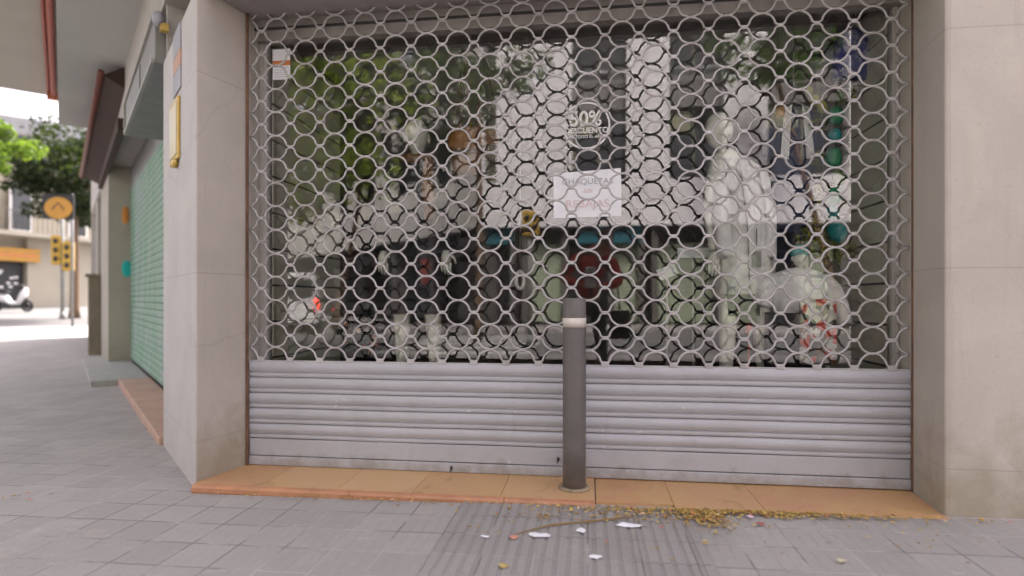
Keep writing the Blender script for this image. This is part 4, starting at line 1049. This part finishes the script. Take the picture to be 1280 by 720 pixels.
m = MB(); m.loft([[fr @ Vector((.33*math.cos(q),y,.30*math.sin(q))) for q in ax(0,2*PI,28)[:-1]] for y in (.015,-.02)], smooth=False); m.build('disc', M_amber, t)
m = MB(); m.add([fr @ Vector(p) for p in ((-.15,-.025,-.08),(0,-.025,.1),(.15,-.025,-.08),(.15,-.025,-.0),(0,-.025,.17),(-.15,-.025,0))], [(0,1,4,5),(1,2,3,4)]); m.build('chevron', M_brown, t, solid=.005)
m = MB(); p1 = fr @ Vector((.3,.08,0)); m.tube([(p1.x,p1.y,gz(a.x,a.y)),(p1.x,p1.y,zc_+.4)], .035, 8); m.build('pole', M_grey, t)
# reflected traffic light
a = vb(662,14.0); zt_ = CH+(HZ-262)/F*14
t, b = lightpost('traffic_light', 'yellow backed traffic light on the kerb reflected in the middle of the glass', (a[0],a[1],a[2]-.11), zt_-a[2]+.1, 'traffic lights')
for off, w in ((-.02,.15),(.16,.12)):
    m = MB(); m.box(b.x+off-w,b.x+off+w*.6,b.y-.12,b.y+.12,zt_-.62,zt_-.02-.1*abs(off)); hs = m.build('signal_head', M_yellow, t, bevel=.03)
    m = MB(); m.ball((b.x+off-.03,b.y+.13,zt_-.2),(.07,.03,.07),10,6); m.ball((b.x+off-.03,b.y+.13,zt_-.42),(.07,.03,.07),10,6); m.build_each('lens', M_black, hs)
# small scooter, far left
a = fb(14,24); z0_ = gz(a.x,a.y)-.1; t = thing('motor_scooter', 'white motor scooter parked by the far cream building', 'scooter', (a.x,a.y,z0_))
def T3(x,y,z): return Vector((a.x,a.y,z0_))+rv*x+Vector((-ST,CT,0))*y+Vector((0,0,z))
m = MB(T3); m.loft([[(x,w*math.cos(q),h+hh*math.sin(q)) for q in ax(0,2*PI,12)[:-1]] for x,w,h,hh in ((-.8,.06,.62,.06),(-.6,.16,.62,.16),(-.2,.17,.55,.17),(0,.14,.36,.07),(.3,.14,.36,.07),(.45,.17,.6,.28),(.62,.1,.8,.2))]); m.build('body', M_carw, t)
m = MB(T3); m.box(-.75,-.1,-.13,.13,.78,.86); m.build('seat', M_black, t, bevel=.02)
for x in (-.62,.66):
    m = MB(T3); m.tube([(x+.2*math.cos(q),0,.25+.2*math.sin(q)) for q in ax(0,2*PI,16)], .055, 8, False); m.tube([(x,-.05,.25),(x,.05,.25)], .1, 10); m.build('wheel', M_rubber, t)
m = MB(T3); m.tube([(.62,0,.4),(.5,0,1.05)], .03); m.tube([(.48,-.3,1.08),(.48,.3,1.08)], .02); m.build('handlebar', M_black, t)
# ------------------------------------------------------------------ white van on the road (reflected in lower left)
x_, y_ = vb(368,20)[:2]; z0_ = gz(x_,y_)-.13
t = thing('parked_van', 'white van with lit red tail lamps on the road reflected at the lower left', 'van', (x_,y_,z0_))
def T4(x,y,z): q = R(-25); return Vector((x_+x*math.cos(q)-y*math.sin(q), y_+x*math.sin(q)+y*math.cos(q), z0_+z))
m = MB(T4); pr = [(-.9,.35),(-.93,.9),(-.88,1.25),(-.76,1.92),(-.6,2.0),(.6,2.0),(.76,1.92),(.88,1.25),(.93,.9),(.9,.35)]
m.loft([[(px*s,y,.35+(pz-.35)*h) for px,pz in pr] for y,s,h in ((2.2,.96,.97),(2.15,1,1),(-.8,1,1),(-1.5,.97,.62),(-2.3,.9,.5),(-2.4,.85,.35))], smooth=False); m.build('body', M_carw, t, bevel=.03)
m = MB(T4); m.box(-.68,.68,2.19,2.235,1.2,1.8); m.build('rear_window', M_pane, t)
for s_ in (-1,1):
    m = MB(T4); m.box(s_*.80-.09,s_*.80+.09,2.19,2.25,.75,1.15); m.build('tail_lamp', M_tail, t)
    for y in (-1.5,1.5):
        m = MB(T4); m.tube([(s_*.75,y,.3),(s_*.95,y,.3)], .32, 18); m.build('wheel', M_rubber, t)
    m = MB(T4); m.box(s_*.925-.01,s_*.925+.01,-.7,1.8,1.2,1.65); m.build('side_window', M_pane, t)
x5, y5 = vb(450,19)[:2]; z5 = gz(x5,y5)-.13
t = thing('parked_motorcycle', 'dark parked motorcycle with an orange tail lamp reflected beside the left mannequin', 'motorcycle', (x5,y5,z5))
def T5(x,y,z): return Vector((x5+x,y5+y,z5+z))
for x in (-.7,.7):
    m = MB(T5); m.tube([(x+.27*math.cos(q),0,.32+.27*math.sin(q)) for q in ax(0,2*PI,18)], .06, 8, False); m.build('wheel', M_rubber, t)
m = MB(T5); m.loft([[(x,w*math.cos(q),h+hh*math.sin(q)) for q in ax(0,2*PI,12)[:-1]] for x,w,h,hh in ((-.9,.05,.85,.05),(-.4,.13,.8,.1),(0,.16,.7,.25),(.35,.17,.8,.22),(.5,.08,.85,.1))]); m.build('body', M_black, t)
m = MB(T5); m.tube([(.7,0,.32),(.45,0,1.0)], .035); m.tube([(.42,-.35,1.05),(.42,.35,1.05)], .02); m.build('fork', M_grey, t)
m = MB(T5); m.ball((-.92,0,.8),(.05,.08,.05),8,6); m.build('tail_lamp', M_tail, t)
# ------------------------------------------------------------------ litter
random.seed(31)
m = MB()
def bit(x, y, s):
    z = gz(x,y)+.009+random.uniform(0,.006); a = random.uniform(0,2*PI); L = s*random.uniform(.5,1.4); W = L*random.uniform(.3,.7)
    ca, sa = math.cos(a), math.sin(a); dz = [random.uniform(-.002,.005) for _ in range(4)]
    pts = [(-L,0),(0,-W),(L,0),(0,W)]
    m.add([(x+ca*p-sa*q, y+sa*p+ca*q, z+dz[i]) for i,(p,q) in enumerate(pts)], [(0,1,2,3)])
for _ in range(1100):
    x = random.gauss(.60,.40); y = 2.764-abs(random.gauss(0,.06*(1.3 if x<.6 else .5))); bit(x, min(y,2.762), .0105)
for _ in range(260): bit(random.gauss(.52,.05), 2.75-abs(random.gauss(0,.10)), .011)
for _ in range(90): bit(random.gauss(-1.1,.25), 2.765-abs(random.gauss(0,.02)), .008)
for _ in range(170): bit(random.uniform(-1.95,1.5), 2.765-abs(random.gauss(0,.03)), .007)
for _ in range(60): bit(random.gauss(.28,.1), 2.76-abs(random.gauss(0,.07)), .008)
for _ in range(160): bit(random.uniform(-.6,1.6), 2.72-abs(random.gauss(0,.25)), .008)
for _ in range(22): bit(random.gauss(-.19,.03), 2.60+random.gauss(0,.02), .009)
for cx,cy in ((-2.55,1.9),(-2.9,2.6),(-2.2,1.6)): 
    for _ in range(14): bit(cx+random.gauss(0,.05), cy+random.gauss(0,.03), .012)
tag(m.build('leaf_litter', M_litter), 'yellow petals and dry leaf litter scattered along the foot of the terracotta step', 'litter', kind='stuff')
def g_at(px, py):
    u = (px-640)/F; h = 1.0
    for _ in range(4):
        Z = h*F/(py-HZ); x = Z*(-ST+u*CT); y = Z*(CT+u*ST); h = CH-gz(x,y)
    return x, y
def scrap(px, py, w, h, label, mm=None):
    x, y = g_at(px,py); m = MB(); n = 9; z = gz(x,y)+.010
    ring = [(x+w*math.cos(2*PI*i/n)*random.uniform(.6,1.2), y+h*math.sin(2*PI*i/n)*random.uniform(.6,1.2), z+random.uniform(0,.006)) for i in range(n)]
    ring = [(x+(p-x)*1.35,y+(q-y)*1.35,r) for p,q,r in ring]; m.add([(x,y,z+.006)]+ring, [(0,1+i,1+(i+1)%n) for i in range(n)])
    tag(m.build('paper_scrap', mm or M_paper, org=(x,y,z), solid=.0008), label, 'litter', 'scraps on the pavement')
scrap(787,660,.043,.022,'largest white paper scrap on the pavement right of the bollard')
scrap(675,672,.034,.02,'white crumpled paper scrap on the ribbed paving left of the bollard')
scrap(727,667,.018,.018,'small white scrap directly in front of the bollard')
scrap(605,674,.020,.006,'thin white sliver on the ribbed paving, leftmost of the scraps')
scrap(643,675,.014,.015,'salmon pink petal beside the crumpled paper scrap', mat('salmon petal litter', (.6,.28,.2), .7))
scrap(745,700,.018,.014,'pale scrap nearest the bottom of the picture below the bollard')
scrap(938,649,.014,.010,'pale pink petal in the litter by the step', mat('pink petal litter', (.7,.5,.58), .7))
scrap(951,658,.013,.011,'dark red petal in the litter by the step', mat('dark red petal litter', (.4,.08,.08), .7))
scrap(1052,704,.013,.013,'small cream scrap alone on the pavement at the right', M_cream)
scrap(630,711,.018,.014,'yellowish leaf lying on the ribbed paving at the bottom edge', mat('yellow leaf litter', (.5,.36,.14), .8))
a_ = [g_at(*p) for p in ((643,672),(690,660),(740,655),(790,650))]
m = MB(); m.tube([(x,y,gz(x,y)+.014) for x,y in a_], [.002,.004,.004,.003], 6); tag(m.build('twig', mat('dry twig', (.25,.15,.05), .9), org=(a_[0][0],a_[0][1],0)), 'thin dry twig lying across the ribbed paving toward the litter', 'twig')
# ------------------------------------------------------------------ world, sun, camera
w = bpy.data.worlds.new('World'); scene.world = w; w.use_nodes = True; nt = w.node_tree
bg = nt.nodes['Background']; sky = nt.nodes.new('ShaderNodeTexSky'); sky.sky_type = 'NISHITA'; sky.sun_disc = False
EL, AZ = R(56), R(12)      # sun behind our building, towards +y, slightly +x
sd = Vector((math.sin(AZ)*math.cos(EL), math.cos(AZ)*math.cos(EL), math.sin(EL)))
sky.sun_elevation = EL; sky.sun_rotation = AZ; sky.air_density = 1.0; sky.dust_density = 4.0; sky.ozone_density = .6
hs_ = nt.nodes.new('ShaderNodeHueSaturation'); hs_.inputs['Saturation'].default_value = .22   # thin even cloud: a nearly neutral sky
tn = nt.nodes.new('ShaderNodeMix'); tn.data_type = 'RGBA'; tn.blend_type = 'MULTIPLY'; tn.inputs[0].default_value = 1; tn.inputs[7].default_value = (1.06,.975,1.015,1)
nt.links.new(sky.outputs[0], hs_.inputs['Color']); nt.links.new(hs_.outputs[0], tn.inputs[6]); nt.links.new(tn.outputs[2], bg.inputs[0]); bg.inputs[1].default_value = .15
sl = bpy.data.lights.new('sun','SUN'); sl.energy = 3.4; sl.angle = R(10); sl.color = (1,.95,.88)
so = bpy.data.objects.new('sun', sl); COL.objects.link(so); so.rotation_euler = (-sd).to_track_quat('-Z','Y').to_euler()
cam = bpy.data.cameras.new('camera'); co = bpy.data.objects.new('camera', cam); COL.objects.link(co); scene.camera = co
co.location = (0,0,CH); co.rotation_euler = (R(90),0,YAW)
cam.sensor_width = 36; cam.lens = F/1280*36; cam.shift_y = 13/1280; cam.clip_end = 2000; cam.clip_start = .02
cam.dof.use_dof = True; cam.dof.focus_distance = 3.25; cam.dof.aperture_fstop = .85
vs_ = scene.view_settings; vs_.view_transform = 'Standard'; vs_.look = 'None'; vs_.gamma = 1; vs_.exposure = 1.93
scene.render.engine = 'CYCLES'
scene.cycles.max_bounces = 8; scene.cycles.transparent_max_bounces = 12
